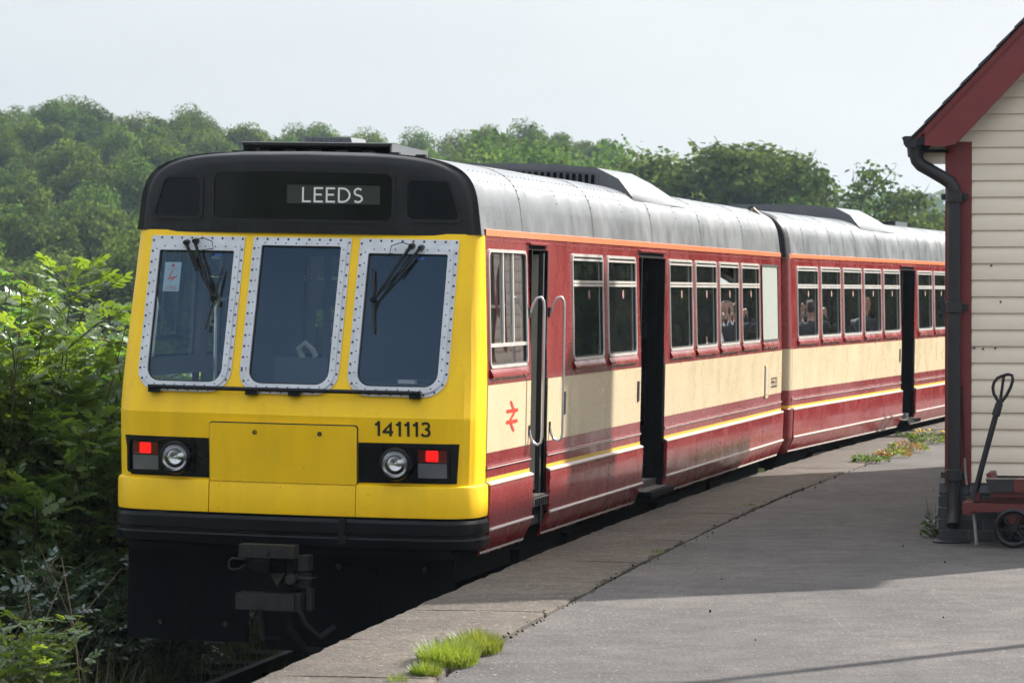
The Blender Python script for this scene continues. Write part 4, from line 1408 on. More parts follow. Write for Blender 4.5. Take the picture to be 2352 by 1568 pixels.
def car(root, cab, length, wins, doors, blanks, bays, pod_y, pod_slots, sill_segments):
    ye = length
    y0 = YJ if cab else 0.19
    # right and left walls
    WH = [(a + .012, b - .012, 2.267, 3.058) for a, b, *_ in wins] + [(a + .012, b - .012, 2.267, 3.058) for a, b in blanks]
    DH = [(a, b, 1.0, zt) for a, b, zb, zt in doors]
    segs = sill_segments
    upper_wall(root, y0, ye, WH + [(a, b, 2.0, zt) for a, b, zb, zt in doors], 1)
    LW = [(a + .04, b - .04) for a, b, zb, zt in doors] + ([(2.52, 3.30)] if cab else [])
    upper_wall(root, y0, ye, WH + [(a + .012, b - .012, 2.267, 3.058) for a, b in LW], -1)
    for a, b in LW: side_window(root, a, b, sg=-1, sticker=False)
    for a, b, *opt in wins:
        kw = opt[0] if opt else {}
        side_window(root, a, b, **kw); sill(root, a + .0, b - .0)
        side_window(root, a, b, sg=-1, sticker=False, cab=kw.get('cab', False))
    for a, b in blanks:
        side_window(root, a, b, blank=True); sill(root, a, b)
        side_window(root, a, b, blank=True, sg=-1)
    for (a, b) in bays:
        side_strip('cream_panel', root, a, b, [(2.144, .0), (2.144, .006), (1.9, .006), (1.686, .006), (1.686, 0)], CREAM, 1, gap=.0025)
        side_strip('band_panel', root, a, b, [(1.684, 0), (1.684, .004), (1.60, .004), (1.594, .014), (1.582, .014), (1.576, .005), (1.517, .005), (1.517, 0)], RED, 1, gap=.0025)
        side_strip('skirt_panel', root, a, b, [(1.470, .002), (1.468, .030), (1.45, .036), (1.176, .030), (1.174, .01)], RED, 1, gap=.004)
        side_strip('lower_skirt_panel', root, a, b, [(1.168, .012), (1.163, .034), (1.14, .032), (.985, -.045), (.98, -.06)], RED, 1, gap=.003)
    for (a, b) in segs:
        side_strip('yellow_line', root, a, b, [(1.516, 0), (1.516, .0065), (1.492, .0065), (1.492, 0)], LINE, 1, gap=0)
        side_strip('waist_moulding', root, a, b, [(1.586, .010), (1.586, .017), (1.580, .018), (1.578, .010)], WLINE, 1, gap=0)
        side_strip('skirt_moulding', root, a, b, [(1.491, .0), (1.488, .020), (1.478, .038), (1.469, .040), (1.464, .034)], WLINE, 1, gap=0)
        side_strip('skirt_moulding', root, a, b, [(1.178, .030), (1.177, .040), (1.168, .045), (1.160, .043), (1.156, .030)], WLINE, 1, gap=0)
        # inner lining closes the wall below the waist
        side_strip('lining', root, a, b, [(2.15, -.03), (1.0, -.03)], INT_W, 1, gap=0)
        if b > 3.36 or not cab:
            side_strip('lining', root, max(a, 3.36) if cab else a, b, [(2.15, -.03), (1.0, -.03)], INT_W, -1, gap=0)
    yl = 3.36 if cab else y0
    if cab:
        # glazed lower panes of the far cab side
        side_strip('left_wall_panel', root, y0, yl, [(1.80, 0), (1.69, 0)], CREAM, -1, n=4)
        for a, b in ((.52, 1.74), (1.91, 2.38), (2.52, 3.30)):
            mb = MB(); mb.grid([[sm(a, 1.80, -.01, -1), sm(b, 1.80, -.01, -1)], [sm(a, 2.16, -.01, -1), sm(b, 2.16, -.01, -1)]], 0, False)
            mb.build('lower_pane', LGLASS, root)
        for a, b in ((.45, .52), (1.74, 1.91), (2.38, 2.52), (3.30, 3.36)):
            side_strip('left_pillar', root, a, b, [(2.146, 0), (1.80, 0)], RED, -1, n=1, gap=0)
    side_strip('left_wall_panel', root, yl, ye, [(2.146, 0), (1.69, 0)], CREAM, -1, n=10)
    side_strip('left_wall_panel', root, y0, ye, [(1.69, 0), (1.47, .0), (1.2, .02), (.98, -.05)], RED, -1, n=10)
    # door openings: frames, steps, folded leaves
    for k, (a, b, zb, zt) in enumerate(doors):
        mb = MB()
        for (q0, q1) in ((a - .001, a - .0), (b, b + .001)):
            mb.bb(1.02, 1.243, q0 - .012, q1 + .012, zb, zt - .001)
        mb.bb(1.02, 1.22, a, b, zt - .002, zt + .04)
        dr = mb.build('door_frame', MATTE, root)
        mb = MB(); mb.bb(1.06, 1.36 if b - a > .8 else 1.27, a + .01, b - .01, zb - .045, zb)
        st = mb.build('door_step', MATTE, root)
        mb = MB(); mb.bb(1.03, 1.30 if b - a > .8 else 1.262, a + .03, b - .03, zb + .001, zb + .006); mb.build('step_tread', TREAD, st)
        if b - a < .8:
            mb = MB()
            mb.bb(1.255, 1.285, a + .02, b - .02, zb - .065, zb - .004, 0)
            for i in range(7):
                mb.bb(1.286, 1.290, a + .05 + i * .07, a + .085 + i * .07, zb - .06, zb - .012, 1)
            mb.build('step_nosing', [TREAD, MATTE], st)
        # folded door leaf inside
        mb = MB()
        if b - a > .8: mb.bb(.66, 1.18, b - .085, b - .045, zb + .03, zt - .03)
        else: mb.bb(1.125, 1.188, b - .085, b - .045, zb + .03, zt - .03)
        lf = mb.build('door_leaf', MATTE if b - a > .8 else INT_C, root)
        if b - a < .8:
            m9 = MB(); m9.bb(1.19, 1.225, b - .075, b - .03, zb + .01, zt - .02); m9.build('leaf_rubber', RUBBER, lf)
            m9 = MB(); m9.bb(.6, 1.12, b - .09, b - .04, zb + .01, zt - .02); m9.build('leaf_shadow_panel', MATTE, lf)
        if b - a > .8:
            mb = MB(); mb.bb(.72, 1.10, b - .094, b - .086, zb + .45, zt - .12); mb.build('leaf_glass', BLACK, lf)
        mb = MB()
        mb.bb(.62, .66, b - .16, b - .02, zb, zt - .02); mb.build('leaf_post', RUBBER if b - a > .8 else MATTE, lf)
        # gutter over the door
        mb = MB(); mb.prism([(3.115, .0), (3.115, .03), (3.128, .03), (3.135, 0)], a - .07, b + .09, lambda z, o, s: sm(s, z, o)); mb.build('door_gutter', RED, dr)
        # emergency valve cover beside the door
        mb = MB(); mb.prism([(1.86, 0), (2.03, 0), (2.03, .012), (1.86, .012)], a - .19 if a > 3 else b + .60, (a - .19 if a > 3 else b + .60) + .06, lambda z, o, s: sm(s, z, o + .004))
        mb.build('door_button_plate', STEEL, root)
    # cantrail stripe and roof
    for sg in (1, -1):
        mb = MB()
        mb.grid([[(sg * 1.222, y, 3.158) for y in (y0, ye)], [(sg * 1.2225, y, 3.200) for y in (y0, ye)], [(sg * 1.205, y, 3.206) for y in (y0, ye)]])
        mb.grid([[(sg * 1.205, y, 3.156) for y in (y0, ye)], [(sg * 1.222, y, 3.158) for y in (y0, ye)]])
        mb.build('orange_stripe', ORANGE, root)
    nb = 18 if not cab else 11
    ys = np.linspace((.345 if cab else y0) + .01, ye, nb + 1)
    for i in range(nb):
        mb = MB()
        o0 = .0025 if i % 2 else .0
        rows = [[roof_pt(t, y, o0) for t in np.linspace(0.0, 1.0, 45)] for y in (ys[i] - .01, (ys[i] + ys[i + 1]) / 2, ys[i + 1] + .01)]
        mb.grid(rows, 0, True)
        mb.build('roof_panel', ROOF, root)
    # rivets
    mb = MB()
    fr = lambda s, q, off=0.0: tuple(Vector(roof_pt(q, s, .004 + off)))
    for q in (.13, .215):
        dots(mb, [(s, q) for s in np.arange(y0 + .1, ye, .14)], fr, .008, .005, 0, 0, 5)
    for i in range(1, nb):
        dots(mb, [(ys[i] + .0, q) for q in (.06, .10, .13, .17, .215, .28)], fr, .008, .005, 0, 0, 5)
    mb.build('roof_rivets', RIVS, root, 'stuff')
    mb = MB()
    frs = lambda s, z, off=0.0: sm(s, z, off)
    for z, st_, off in ((3.125, .075, 0), (2.160, .075, 0.001), (1.606, .075, .004)):
        pts = [(s, z) for s in np.arange(y0 + .05, ye, st_) if not any(d[0] - .05 < s < d[1] + .05 for d in doors)]
        dots(mb, pts, frs, .006, .004, off, 0, 5)
    pil = sorted({b for a, b in bays if b < ye - .1} | {a for a, b in bays if a > y0 + .1})
    for s in pil:
        for d in (-.022, .022):
            dots(mb, [(s + d, z) for z in np.arange(2.28, 3.1, .115)], frs, .006, .004, 0, 0, 5)
        dots(mb, [(s + .02, z) for z in (1.22, 1.32, 1.42)], frs, .008, .005, .034, 2, 6)
        dots(mb, [(s - .02, z) for z in np.arange(1.72, 2.14, .1)], frs, .005, .003, .006, 1, 5)
    for a, b in bays[2:]:
        dots(mb, [(s, 1.90) for s in np.arange(a + .06, b, .11)], frs, .004, .002, .006, 1, 5)
    mb.build('side_rivets', [RIVR, RIVC, BOLT], root, 'stuff')
    # floor, ceiling, ends, underframe
    mb = MB(); mb.bb(-1.2, 1.2, y0 + .02, ye - .02, 1.08, 1.15); mb.build('floor', FLOORM, root)
    mb = MB(); mb.bb(-1.16, 1.16, y0 + .05, ye - .03, 3.26, 3.28); mb.build('ceiling', INT_W, root)
    mb = MB(); mb.bb(-1.19, 1.19, ye - .03, ye, 1.0, 3.16)
    arc = [(roof_pt(t, 0)[0] * .995, roof_pt(t, 0)[2] - .006) for t in np.linspace(0, 1, 25)]
    mb.prism(arc, ye - .02, ye, lambda x, z, a: (x, a, z))
    mb.build('end_wall', DOME, root)
    mb = MB()
    mb.bb(-1.05, 1.05, .35, ye - .2, .80, 1.08); mb.build('underframe', GRIME, root)
    for (ya, yb, xa) in ((2.2, 3.0, 1.12), (4.0, 5.6, 1.1), (8.0, 10.4, 1.12), (11.2, 12.2, 1.08)):
        mb = MB(); mb.bb(.55, xa, ya, yb, .42, .90); mb.build('equipment_box', GRIME, root)
        mb = MB(); mb.bb(-xa, -.55, ya + .3, yb + .2, .42, .90); mb.build('equipment_box', GRIME, root)
    for yw in (3.2, ye - 3.0):
        ax = MB(); ax.tube([(-.85, yw, .42), (.85, yw, .42)], .07, 10)
        axo = ax.build('axle', GRIME, root)
        for sg in (-1, 1):
            mb = MB()
            mb.lathe([(.0, -.02), (.12, -.06), (.14, -.03), (.30, -.02), (.33, -.06), (.40, -.06), (.42, -.0), (.45, .04), (.45, .07), (.12, .07), (0, .07)], (sg * .76, yw, .42), 'x', 24)
            mb.build('wheel', STEEL, axo)
    pod(root, pod_y, pod_slots)


ROLL = 0.0194
R1 = empty('railcar', (-1.5254, 23.0616, 0), (0, ROLL, -0.2159))
tag(R1, 'maroon and cream railcar with a yellow front showing LEEDS and number 141113', 'railcar', 'the two coupled railcars')
W1 = [(.52, 1.74, {'cab': True}), (3.40, 4.64), (4.84, 6.10), (7.76, 9.00), (9.19, 10.43), (10.62, 11.86, {'hopper_open': True}), (12.05, 13.29)]
D1 = [(1.87, 2.42, 1.30, 3.08), (6.32, 7.47, 1.085, 3.07)]
B1 = [(.45, 1.85), (2.44, 3.30), (3.30, 4.74), (4.74, 6.30), (7.49, 9.095), (9.095, 10.525), (10.525, 11.955), (11.955, 13.385), (13.385, 14.95)]
S1 = [(.45, 1.85), (2.44, 6.30), (7.49, 14.95)]
make_cab_front(R1)
make_coupler(R1)
car(R1, True, 14.95, W1, D1, [(13.47, 14.68)], B1, 6.50, True, S1)
# emblem on the cream panel beside the cab door
mb = MB()
ax_, ay_ = 1.035, 1.41
zb_, zt_ = 1.803, 2.018
E_ = lambda a, b: sm(ax_ + (ay_ - ax_) * a, zb_ + (zt_ - zb_) * b, .009)
for pts in ([(.28, 1.0), (.44, 1.0), (.70, .72), (.52, .72)], [(.02, .735), (1.0, .735), (1.0, .625), (.02, .625)],
            [(.62, .63), (.82, .63), (.42, .375), (.22, .375)],
            [(0, .38), (.98, .38), (.98, .27), (0, .27)], [(.30, .28), (.48, .28), (.74, 0), (.58, 0)]):
    mb.add([E_(a, b) for a, b in pts], [(0, 1, 2, 3)])
em = mb.build('double_arrow_emblem', PRINT_R, R1, fix=False)
text_part('car_number', '55533', R1, lambda s, z, off=0: sm(s, z, off + .006), 14.13, 14.58, 1.755, 1.865, PRINT_B, .004, .15)
# tall door-release panel near the far end
mb = MB(); mb.prism([(1.66, 0), (2.0, 0), (2.0, .012), (1.66, .012)], 13.66, 13.86, lambda z, o, s: sm(s, z, o + .005))
hp = mb.build('louvred_panel', CREAM, R1)
for i in range(16):
    mb = MB(); z = 1.69 + i * .018
    mb.prism([(z, .0), (z + .012, .010), (z + .014, .0)], 13.69, 13.82, lambda z, o, s: sm(s, z, o + .017)); mb.build('louvre', ALU, hp)
mb = MB(); mb.prism([(1.655, 0), (2.01, 0), (2.01, .004), (1.655, .004)], 13.635, 13.657, lambda z, o, s: sm(s, z, o + .005)); mb.build('panel_gap', BOLT, hp)
# grab rails either side of the crew door
for s in (1.80, 2.52):
    mb = MB()
    mb.tube([(1.252, s, 2.63), (1.27, s, 2.69), (1.295, s + .01, 2.735), (1.322, s + .02, 2.742), (1.340, s + .03, 2.715), (1.346, s + .03, 2.66),
             (1.346, s + .03, 2.2), (1.346, s + .03, 1.74), (1.338, s + .03, 1.70), (1.315, s + .02, 1.685), (1.285, s + .01, 1.70), (1.268, s, 1.74), (1.258, s, 1.79)], .0105, 10)
    gr = mb.build('grab_rail', CHROME, R1)
    for z in (2.63, 1.79):
        mb = MB(); mb.prism([(z - .035, 0), (z + .035, 0), (z + .035, .014), (z - .035, .014)], s - .018, s + .018, lambda z, o, s_: sm(s_, z, o)); mb.build('rail_foot', STEEL, gr)
# exhaust stub at the far roof edge
mb = MB()
mb.tube([(1.06, 14.55, 3.50), (1.05, 14.52, 3.57), (1.01, 14.45, 3.62), (.97, 14.36, 3.665)], .036, 10, caps=False)
mb.tube([(.975, 14.37, 3.66), (1.02, 14.46, 3.61)], .032, 10)
mb.build('exhaust_stub', mat('exhaust_tin', (.20, .16, .13), .45, metal=.7, var=.4, vscale=10), R1)
# cab interior
mb = MB(); mb.bb(-1.05, 1.1, .42, .78, 1.15, 2.02); mb.bb(.25, 1.1, .5, .78, 2.02, 2.14)
dk = mb.build('driving_desk', INT_D, R1)
mb = MB(); mb.bb(-.28, .10, .55, .8, 2.02, 2.30); mb.bb(.02, .16, .5, .7, 2.02, 2.2); mb.build('control_box', INT_D, dk)
mb = MB(); mb.tube([(-.10, .62, 2.30), (-.12, .6, 2.36), (-.07, .58, 2.40), (-.02, .58, 2.36), (.0, .6, 2.31)], .022, 8); mb.build('handset', INT_W, dk)
mb = MB(); mb.bb(.60, .72, .55, .62, 2.14, 2.165); mb.build('paperwork', PRINT_W, dk)
for (x0, x1, z0, z1) in ((-.82, -.42, 1.15, 3.27), (-.08, 1.16, 1.15, 3.27), (-.42, -.08, 3.0, 3.27), (-.27, -.22, 1.15, 3.0), (-1.16, -.82, 3.05, 3.27)):
    mb = MB(); mb.bb(x0, x1, 1.742, 1.768, z0, z1); mb.build('cab_partition', INT_D, R1)
mb = MB(); mb.tube([(-1.0, 1.5, 2.06), (-1.0, 1.5, 2.62), (-.98, 1.52, 2.68), (-.92, 1.54, 2.69)], .016, 8); mb.build('cab_grab_pole', CHROME, R1)
mb = MB(); mb.bb(.3, .85, 1.1, 1.2, 1.15, 2.15); mb.bb(.3, .85, .9, 1.2, 1.5, 1.6); mb.build('driver_seat', INT_D, R1)
seats(R1, [3.5, 4.3, 5.2, 8.4, 9.2, 10.0, 10.9, 11.8, 12.7, 13.6])

R2 = empty('railcar', (1.825, 38.344, 0), (0, ROLL, -0.2775))
tag(R2, 'second maroon and cream railcar coupled behind, partly hidden by the wooden building', 'railcar', 'the two coupled railcars')
W2 = [(.49 + 1.428 * i, .49 + 1.428 * i + 1.24) for i in range(5)] + [(8.93, 10.17), (10.36, 11.60), (11.8, 13.0), (13.45, 14.5)]
D2 = [(7.58, 8.63, 1.085, 3.07)]
B2 = [(.19, 1.825), (1.825, 3.253), (3.253, 4.681), (4.681, 6.109), (6.109, 7.56), (8.65, 10.265), (10.265, 11.70), (11.70, 13.2), (13.2, 14.95)]
S2 = [(.19, 7.56), (8.65, 14.95)]
car(R2, False, 14.95, W2, D2, [], B2, 5.05, False, S2)
seats(R2, [1.2, 2.1, 3.0, 3.9, 4.8, 5.7, 6.6, 9.2, 10.1, 11.0, 12])
# rounded near end of the second car


def end_corner(zo, m, name, sg):
    mb = MB(); rows = []
    for z, off in zo:
        row = []
        for i in range(9):
            a = math.pi / 2 * i / 8
            Rr = .17
            row.append((sg * (Ws(z) - Rr + (Rr + off) * math.cos(a)), .19 - (Rr + off) * math.sin(a), z))
        row.append((0, .19 - .17 - off - .015, z))
        rows.append(row)
    mb.grid(rows, 0, True)
    return sharp(mb.build(name, m, R2), 30)


for sg in (1, -1):
    end_corner([(3.15, 0), (2.6, 0), (2.2, 0), (2.145, 0)], RED, 'end_panel', sg)
    end_corner([(2.145, .004), (1.685, .004)], CREAM, 'end_panel', sg)
    end_corner([(1.685, .003), (1.516, .003)], RED, 'end_panel', sg)
    end_corner([(1.516, .005), (1.49, .005)], LINE, 'yellow_line', sg)
    end_corner([(1.49, .0), (1.476, .026), (1.17, .022), (1.15, .022), (.98, -.05)], RED, 'end_panel', sg)
    end_corner([(3.205, .005), (3.15, .005)], ORANGE, 'orange_stripe', sg)
mb = MB(); rows = []
for ins, y in ((0, .21), (0, .17), (.004, .10), (.014, .05), (.03, .02), (.06, .005)):
    rows.append([(roof_pt(t, 0)[0] * (1 - ins), y, 3.16 + (roof_pt(t, 0)[2] - 3.16) * (1 - ins * 1.8)) for t in np.linspace(0, 1, 37)])
mb.grid(rows, 0, True)
mb.add(rows[-1], [tuple(range(len(rows[-1])))])
sharp(mb.build('end_dome', DOME, R2), 40)
for (x0, x1, ya, yb, h) in ((-.5, .45, 9.3, 10.2, .10), (-.45, .52, 11.2, 12.2, .10)):
    mb = MB(); mb.bb(x0, x1, ya, yb, roof_z(.5) - .02, 3.70 + h - .03)
    v = mb.build('ventilator', DOME, R2)
    mb = MB(); mb.bb(x1, x1 + .012, ya + .002, yb - .002, roof_z(.5) - .02, 3.70 + h - .028); mb.build('side_plate', PODTOP, v)
mb = MB(); mb.tube([(0, -.9, .9), (0, .3, .9)], .08, 8); mb.bb(-.3, .3, -.35, -.28, .75, 1.05); mb.build('inner_coupling', GRIME, R2)

# ------------------------------------------------------------------ timber station building
TH = 0.2159
SB = empty('station_building', (3.247, 25.61, PZ), (0, 0, -TH))
tag(SB, 'cream weatherboarded station building with red bargeboard and blue brick plinth', 'building')
PITCH = 1.05
HW, XT, ZE = 1.45, -0.235, 3.02          # half span, eave tip x, eave z
XC = XT + HW
BW = 2.43                                # wall width
BL = 12.4                                # length
BP = 0.1232


def roofline(x):
    return ZE + PITCH * (HW - abs(x - XC))


def board(x0, x1, z0, z1, y, nm='weatherboard', par=SB, clip=False):
    prof = [(z0 + .001, .004), (z0 + .001, .021), (z0 + .078, .021), (z0 + .10, .010), (z1 - .0005, .007), (z1 - .0005, -.01)]
    mb = MB(); rows = []
    for z, o in prof:
        a, b = x0, x1
        if clip:
            h = (z - (ZE - .20)) / PITCH
            if h > 0: a = max(a, XT + h); b = min(b, XC + HW - h)
        if b <= a + .01: b = a + .012
        rows.append([(a, y - o, z), ((a + b) / 2, y - o + random.uniform(-.0012, .0012), z), (b, y - o, z)])
    mb.grid(rows, 0, False)
    for j in (0, -1): mb.add([r[j] for r in rows], [tuple(range(len(rows)))])
    return mb.build(nm, BOARD, par)


z = .464 - BP
zs = []
while z < ZE - .25 + PITCH * HW:
    zs.append(z); z += BP
for z in zs:
    if z < .42: board(.185, BW - .185, .432, z + BP, 0.0); continue
    if z > ZE - .20 + PITCH * (HW - .06) - .1: continue
    lo = .185 if z < 2.72 else XT
    hi = BW - .185 if z < 2.72 else XC + HW
    board(lo, hi, z, z + BP, 0.0, clip=z > 2.72)
# long side boards (left wall, seen in the train's windows)
mbp = None
for i, z in enumerate(zs):
    if z < .42 or z > 2.8: continue
    if mbp is None:
        mb = MB()
        prof = [(.001, .021), (.078, .021), (.10, .010), (BP - .0005, .007)]
        mb.grid([[(-o, .18, zz), (-o, BL - .2, zz)] for zz, o in prof], 0, False)
        mb.grid([[(0, .18, .001), (0, BL - .2, .001)], [(-.021, .18, .001), (-.021, BL - .2, .001)]], 0, False)
        mbp = mb.build('weatherboard', BOARD, SB); o = mbp
    else:
        o = mbp.copy(); COL.objects.link(o); o.parent = SB
    o.location = (0, 0, z)
mb = MB(); mb.bb(.02, BW - .02, .03, BL - .03, .1, 2.9)
mb.prism([(XT + .3, 2.75), (XC + HW - .3, 2.75), (XC, 2.75 + PITCH * (HW - .3))], .03, BL - .03, lambda x, z, a: (x, a, z))
mb.build('inner_wall', MATTE, SB)
for x in (0, BW - .185):
    for y in (-.025, BL - .18):
        mb = MB(); mb.bb(x - .012, x + .185, y, y + .20, .425, 2.97); mb.build('corner_post', SHEDRED, SB)
# side windows and a door in the long wall
for ya in (3.2, 6.0, 8.8):
    mb = MB(); ring(mb, rrect(ya, ya + 1.1, 1.2, 2.4, .01, .01, 1, 1), rrect(ya + .09, ya + 1.01, 1.29, 2.31, .01, .01, 1, 1), lambda y, z, o=0: (-.022 - o, y, z), .03, 0)
    wf = mb.build('window', SHEDRED, SB)
    mb = MB(); mb.bb(-.03, -.026, ya + .08, ya + 1.02, 1.28, 2.32); mb.build('pane', BLACK, wf)
    mb = MB(); mb.bb(-.05, -.031, ya + .53, ya + .57, 1.29, 2.31); mb.bb(-.048, -.031, ya + .09, ya + 1.01, 1.79, 1.82); mb.build('glazing_bar', BOARD, wf)
# plinth: bricks on the front, mortar core behind
mb = MB(); mb.bb(-.045, BW + .045, -.05, BL + .05, 0, .345)
pl = mb.build('plinth', MORTAR, SB)
bh, bl_ = .074, .215
protos = {}


def brick(x0, x1, y0, y1, z0):
    key = (round(x1 - x0, 3), round(y1 - y0, 3))
    if key not in protos:
        mb = MB()
        w, d, h, c = x1 - x0, y1 - y0, bh, .004
        lv = [(c, 0), (0, c), (0, h - c), (c, h)]
        rows = []
        for ins, zz in ((c, 0), (0, c), (0, h - c), (c, h)):
            rows.append([(ins, ins, zz), (w - ins, ins, zz), (w - ins, d - ins, zz), (ins, d - ins, zz), (ins, ins, zz)])
        mb.grid(rows, 0, False)
        mb.add(rows[0][:4], [(3, 2, 1, 0)]); mb.add(rows[-1][:4], [(0, 1, 2, 3)])
        o = mb.build('brick', BRICKB, pl); protos[key] = o
    else:
        o = protos[key].copy(); COL.objects.link(o); o.parent = pl
    o.location = (x0, y0 + random.uniform(-.002, .002), z0)
    return o


for c in range(4):
    z0 = .004 + c * .0845
    x = -.055
    first = .105 if c % 2 else bl_
    while x < BW + .05:
        w = first if x < 0 else bl_
        w = min(w, BW + .055 - x)
        if w > .03: brick(x, x + w, -.06, .05, z0)
        x += w + .010
    y = .06 + (.0 if c % 2 else .05)
    while y < 4.0:
        brick(-.055, .05, y, y + bl_, z0); y += bl_ + .01
# chamfered plinth course
x = -.055
while x < BW + .05:
    w = min(.225, BW + .055 - x)
    mb = MB(); mb.prism([(-.06, .344), (-.06, .362), (-.008, .428), (.06, .428), (.06, .344)], x + .003, x + w - .003, lambda y, z, a: (a, y, z)); mb.build('plinth_brick', BRICKB, pl)
    x += w
mb = MB(); mb.prism([(-.055, .344), (-.055, .362), (-.003, .426), (.06, .426), (.06, .344)], .18, BL, lambda x, z, a: (x, a, z)); mb.build('plinth_side_course', BRICKB, pl)
# roof: boarding, slates, bargeboards
for sg in (-1, 1):
    xe = XC + sg * HW
    mb = MB()
    mb.prism([(xe, ZE - .03), (XC, ZE - .03 + PITCH * HW), (XC, ZE - .07 + PITCH * HW), (xe, ZE - .07)], -.17, BL + .17, lambda x, z, a: (x, a, z))
    rf = mb.build('roof_boarding', SHEDRED, SB)
    sl = HW * math.hypot(1, PITCH); ang = math.atan(PITCH)
    nc = 11; cw = sl / nc * 1.02
    # individual slates for the first columns at the verge, the remainder joined
    sp = None
    rest = MB()
    for k in range(nc):
        t0 = k * sl / nc - .03
        for j in range(30):
            y0 = -.215 + j * .43 - (0 if k % 2 else .0)
            yw = .425
            if k % 2 and j == 0: yw = .21
            if k % 2 and j > 0: y0 -= .215
            if y0 > BL + .2: continue
            lift = .012
            pts = [(t0 - .02, .022), (t0 + cw + .10, .008), (t0 + cw + .10, .0), (t0 - .02, .012)]
            def mp(t, n, a, sg=sg, xe=xe):
                px = xe - sg * (t * math.cos(ang)) + sg * n * math.sin(ang)
                return (px, a, ZE - .03 + t * math.sin(ang) + n * math.cos(ang) + .002)
            if j < 3 and sg < 0:
                m2 = MB(); m2.prism(pts, y0, y0 + yw - .004, mp); m2.build('slate', SLATE, rf)
            else:
                rest.prism(pts, y0, y0 + yw - .004, mp)
    rest.build('slates', SLATE, rf, 'stuff')
    for yv in (-.185, BL + .16):
        mb = MB()
        d = .36
        xt = XC + sg * (HW - .085)
        zt_ = roofline(xt) - .045
        mb.add([], [])
        pts = [(xt, zt_), (XC, ZE + PITCH * HW - .045), (XC, ZE + PITCH * HW - .045 - d), (xt - sg * .145, zt_ - .115 if False else roofline(xt - sg * .145) - .045 - d + .09), (xt - sg * .135, zt_ - .10), (xt, zt_ - .10)]
        pts = [(xt, zt_), (XC, ZE + PITCH * HW - .045), (XC, ZE + PITCH * HW - .045 - d), (xt - sg * .23, roofline(xt - sg * .23) - .045 - d), (xt - sg * .13, zt_ - .135), (xt, zt_ - .125)]
        mb.prism(pts, yv - .014, yv + .014, lambda x, z, a: (x, a, z))
        bg = mb.build('bargeboard', SHEDRED, SB)
        mb = MB()
        for dd, w in ((.028, .018), (.052, .012)):
            pts = [(xt, zt_ - dd), (XC, ZE + PITCH * HW - .045 - dd), (XC, ZE + PITCH * HW - .045 - dd - w), (xt, zt_ - dd - w)]
            mb.prism(pts, yv - .022, yv - .0145, lambda x, z, a: (x, a, z))
        mb.build('moulding', SHEDRED, bg)
    # soffit and eave
    mb = MB(); mb.bb(min(xe - sg * .06, xe - sg * .25), max(xe - sg * .06, xe - sg * .25), -.17, BL + .17, ZE - .13, ZE - .11); mb.build('soffit', MATTE, SB)
    # gutter
    gx = xe + sg * .035
    mb = MB()
    gp = [(gx - sg * .05 + sg * .10, ZE - .02), (gx + sg * .035, ZE - .055), (gx + sg * .02, ZE - .095), (gx - sg * .06, ZE - .095), (gx - sg * .065, ZE - .03)]
    rows = [[(x, -.20, z) for x, z in gp], [(x, BL + .2, z) for x, z in gp]]
    mb.grid(rows, 0, False)
    mb.add(rows[0], [tuple(range(5))])
    mb.build('gutter', PIPE, SB)
mb = MB(); mb.tube([(XC, -.2, ZE + PITCH * HW + .01), (XC, BL + .2, ZE + PITCH * HW + .01)], .07, 10); mb.build('ridge_tile', SLATE, SB)
# chimney on the ridge
mb = MB(); mb.bb(XC - .32, XC + .32, 5.9, 6.9, 4.0, 5.75)
ch = mb.build('chimney', BRICKR, SB)
mb = MB(); mb.bb(XC - .38, XC + .38, 5.84, 6.96, 5.75, 5.87); mb.build('chimney_cap', BRICKR, ch)
for yy in (6.15, 6.65):
    mb = MB(); mb.lathe([(.13, 0), (.11, .3), (.12, .42), (.09, .42), (.09, .1)], (XC, yy, 5.87), 'z', 14); mb.build('chimney_pot', BRICKR, ch)
# downpipe with swan neck and collars
mb = MB()
px, py = .060, -.085
mb.tube([(-.235, py, 2.99), (-.225, py, 2.87), (-.215, py, 2.83), (-.185, py, 2.795), (-.13, py, 2.765), (-.02, py, 2.70), (.03, py, 2.665), (.052, py, 2.63), (px, py, 2.58), (px, py, 1.7), (px, py, .47)], .050, 14)
dp = mb.build('downpipe', PIPE, SB)
mb = MB(); mb.tube([(px, py, .50), (px, py, .25), (px + .0, py - .02, .18), (px, py - .06, .12)], .048, 12); mb.build('pipe_shoe', PIPE, dp)
for (x, z) in ((px, 2.56), (px, 1.74), (px, .49)):
    mb = MB(); mb.tube([(x, py, z - .045), (x, py, z - .04), (x, py, z + .04), (x, py, z + .045)], [.055, .062, .062, .055], 14)
    mb.bb(x - .098, x + .098, py + .02, py + .06, z - .022, z + .022); mb.build('pipe_collar', PIPE, dp)
mb = MB(); mb.tube([(-.235, py, 2.96), (-.225, py, 2.86)], .060, 14); mb.bb(-.31, -.16, py - .07, py + .08, 2.945, 3.01); mb.build('gutter_outlet', PIPE, dp)
mb = MB(); mb.tube([(.118, -.05, 1.15), (.125, -.055, .9), (.14, -.06, .62)], .007, 6); mb.tube([(.14, -.06, .62), (.145, -.062, .5), (.155, -.065, .42)], .010, 6, mi=1)
mb.build('conduit', [STEEL, WORN], SB)
# drain cover at the pipe foot
mb = MB(); mb.lathe([(.14, 0), (.14, .012), (0, .012)], (.06, -.22, .001), 'z', 18); mb.build('drain_cover', PIPE, SB)
# nail heads on the boards
mb = MB()
for (x, z) in ((.205, 1.437), (.36, 1.435), (.27, 1.43), (.40, 1.78), (.33, 2.05)):
    mb.lathe([(0, -.006), (.007, -.005), (.008, 0)], (x, -.021, z), 'y', 8)
mb.build('nail_heads', BOLT, SB, 'stuff')

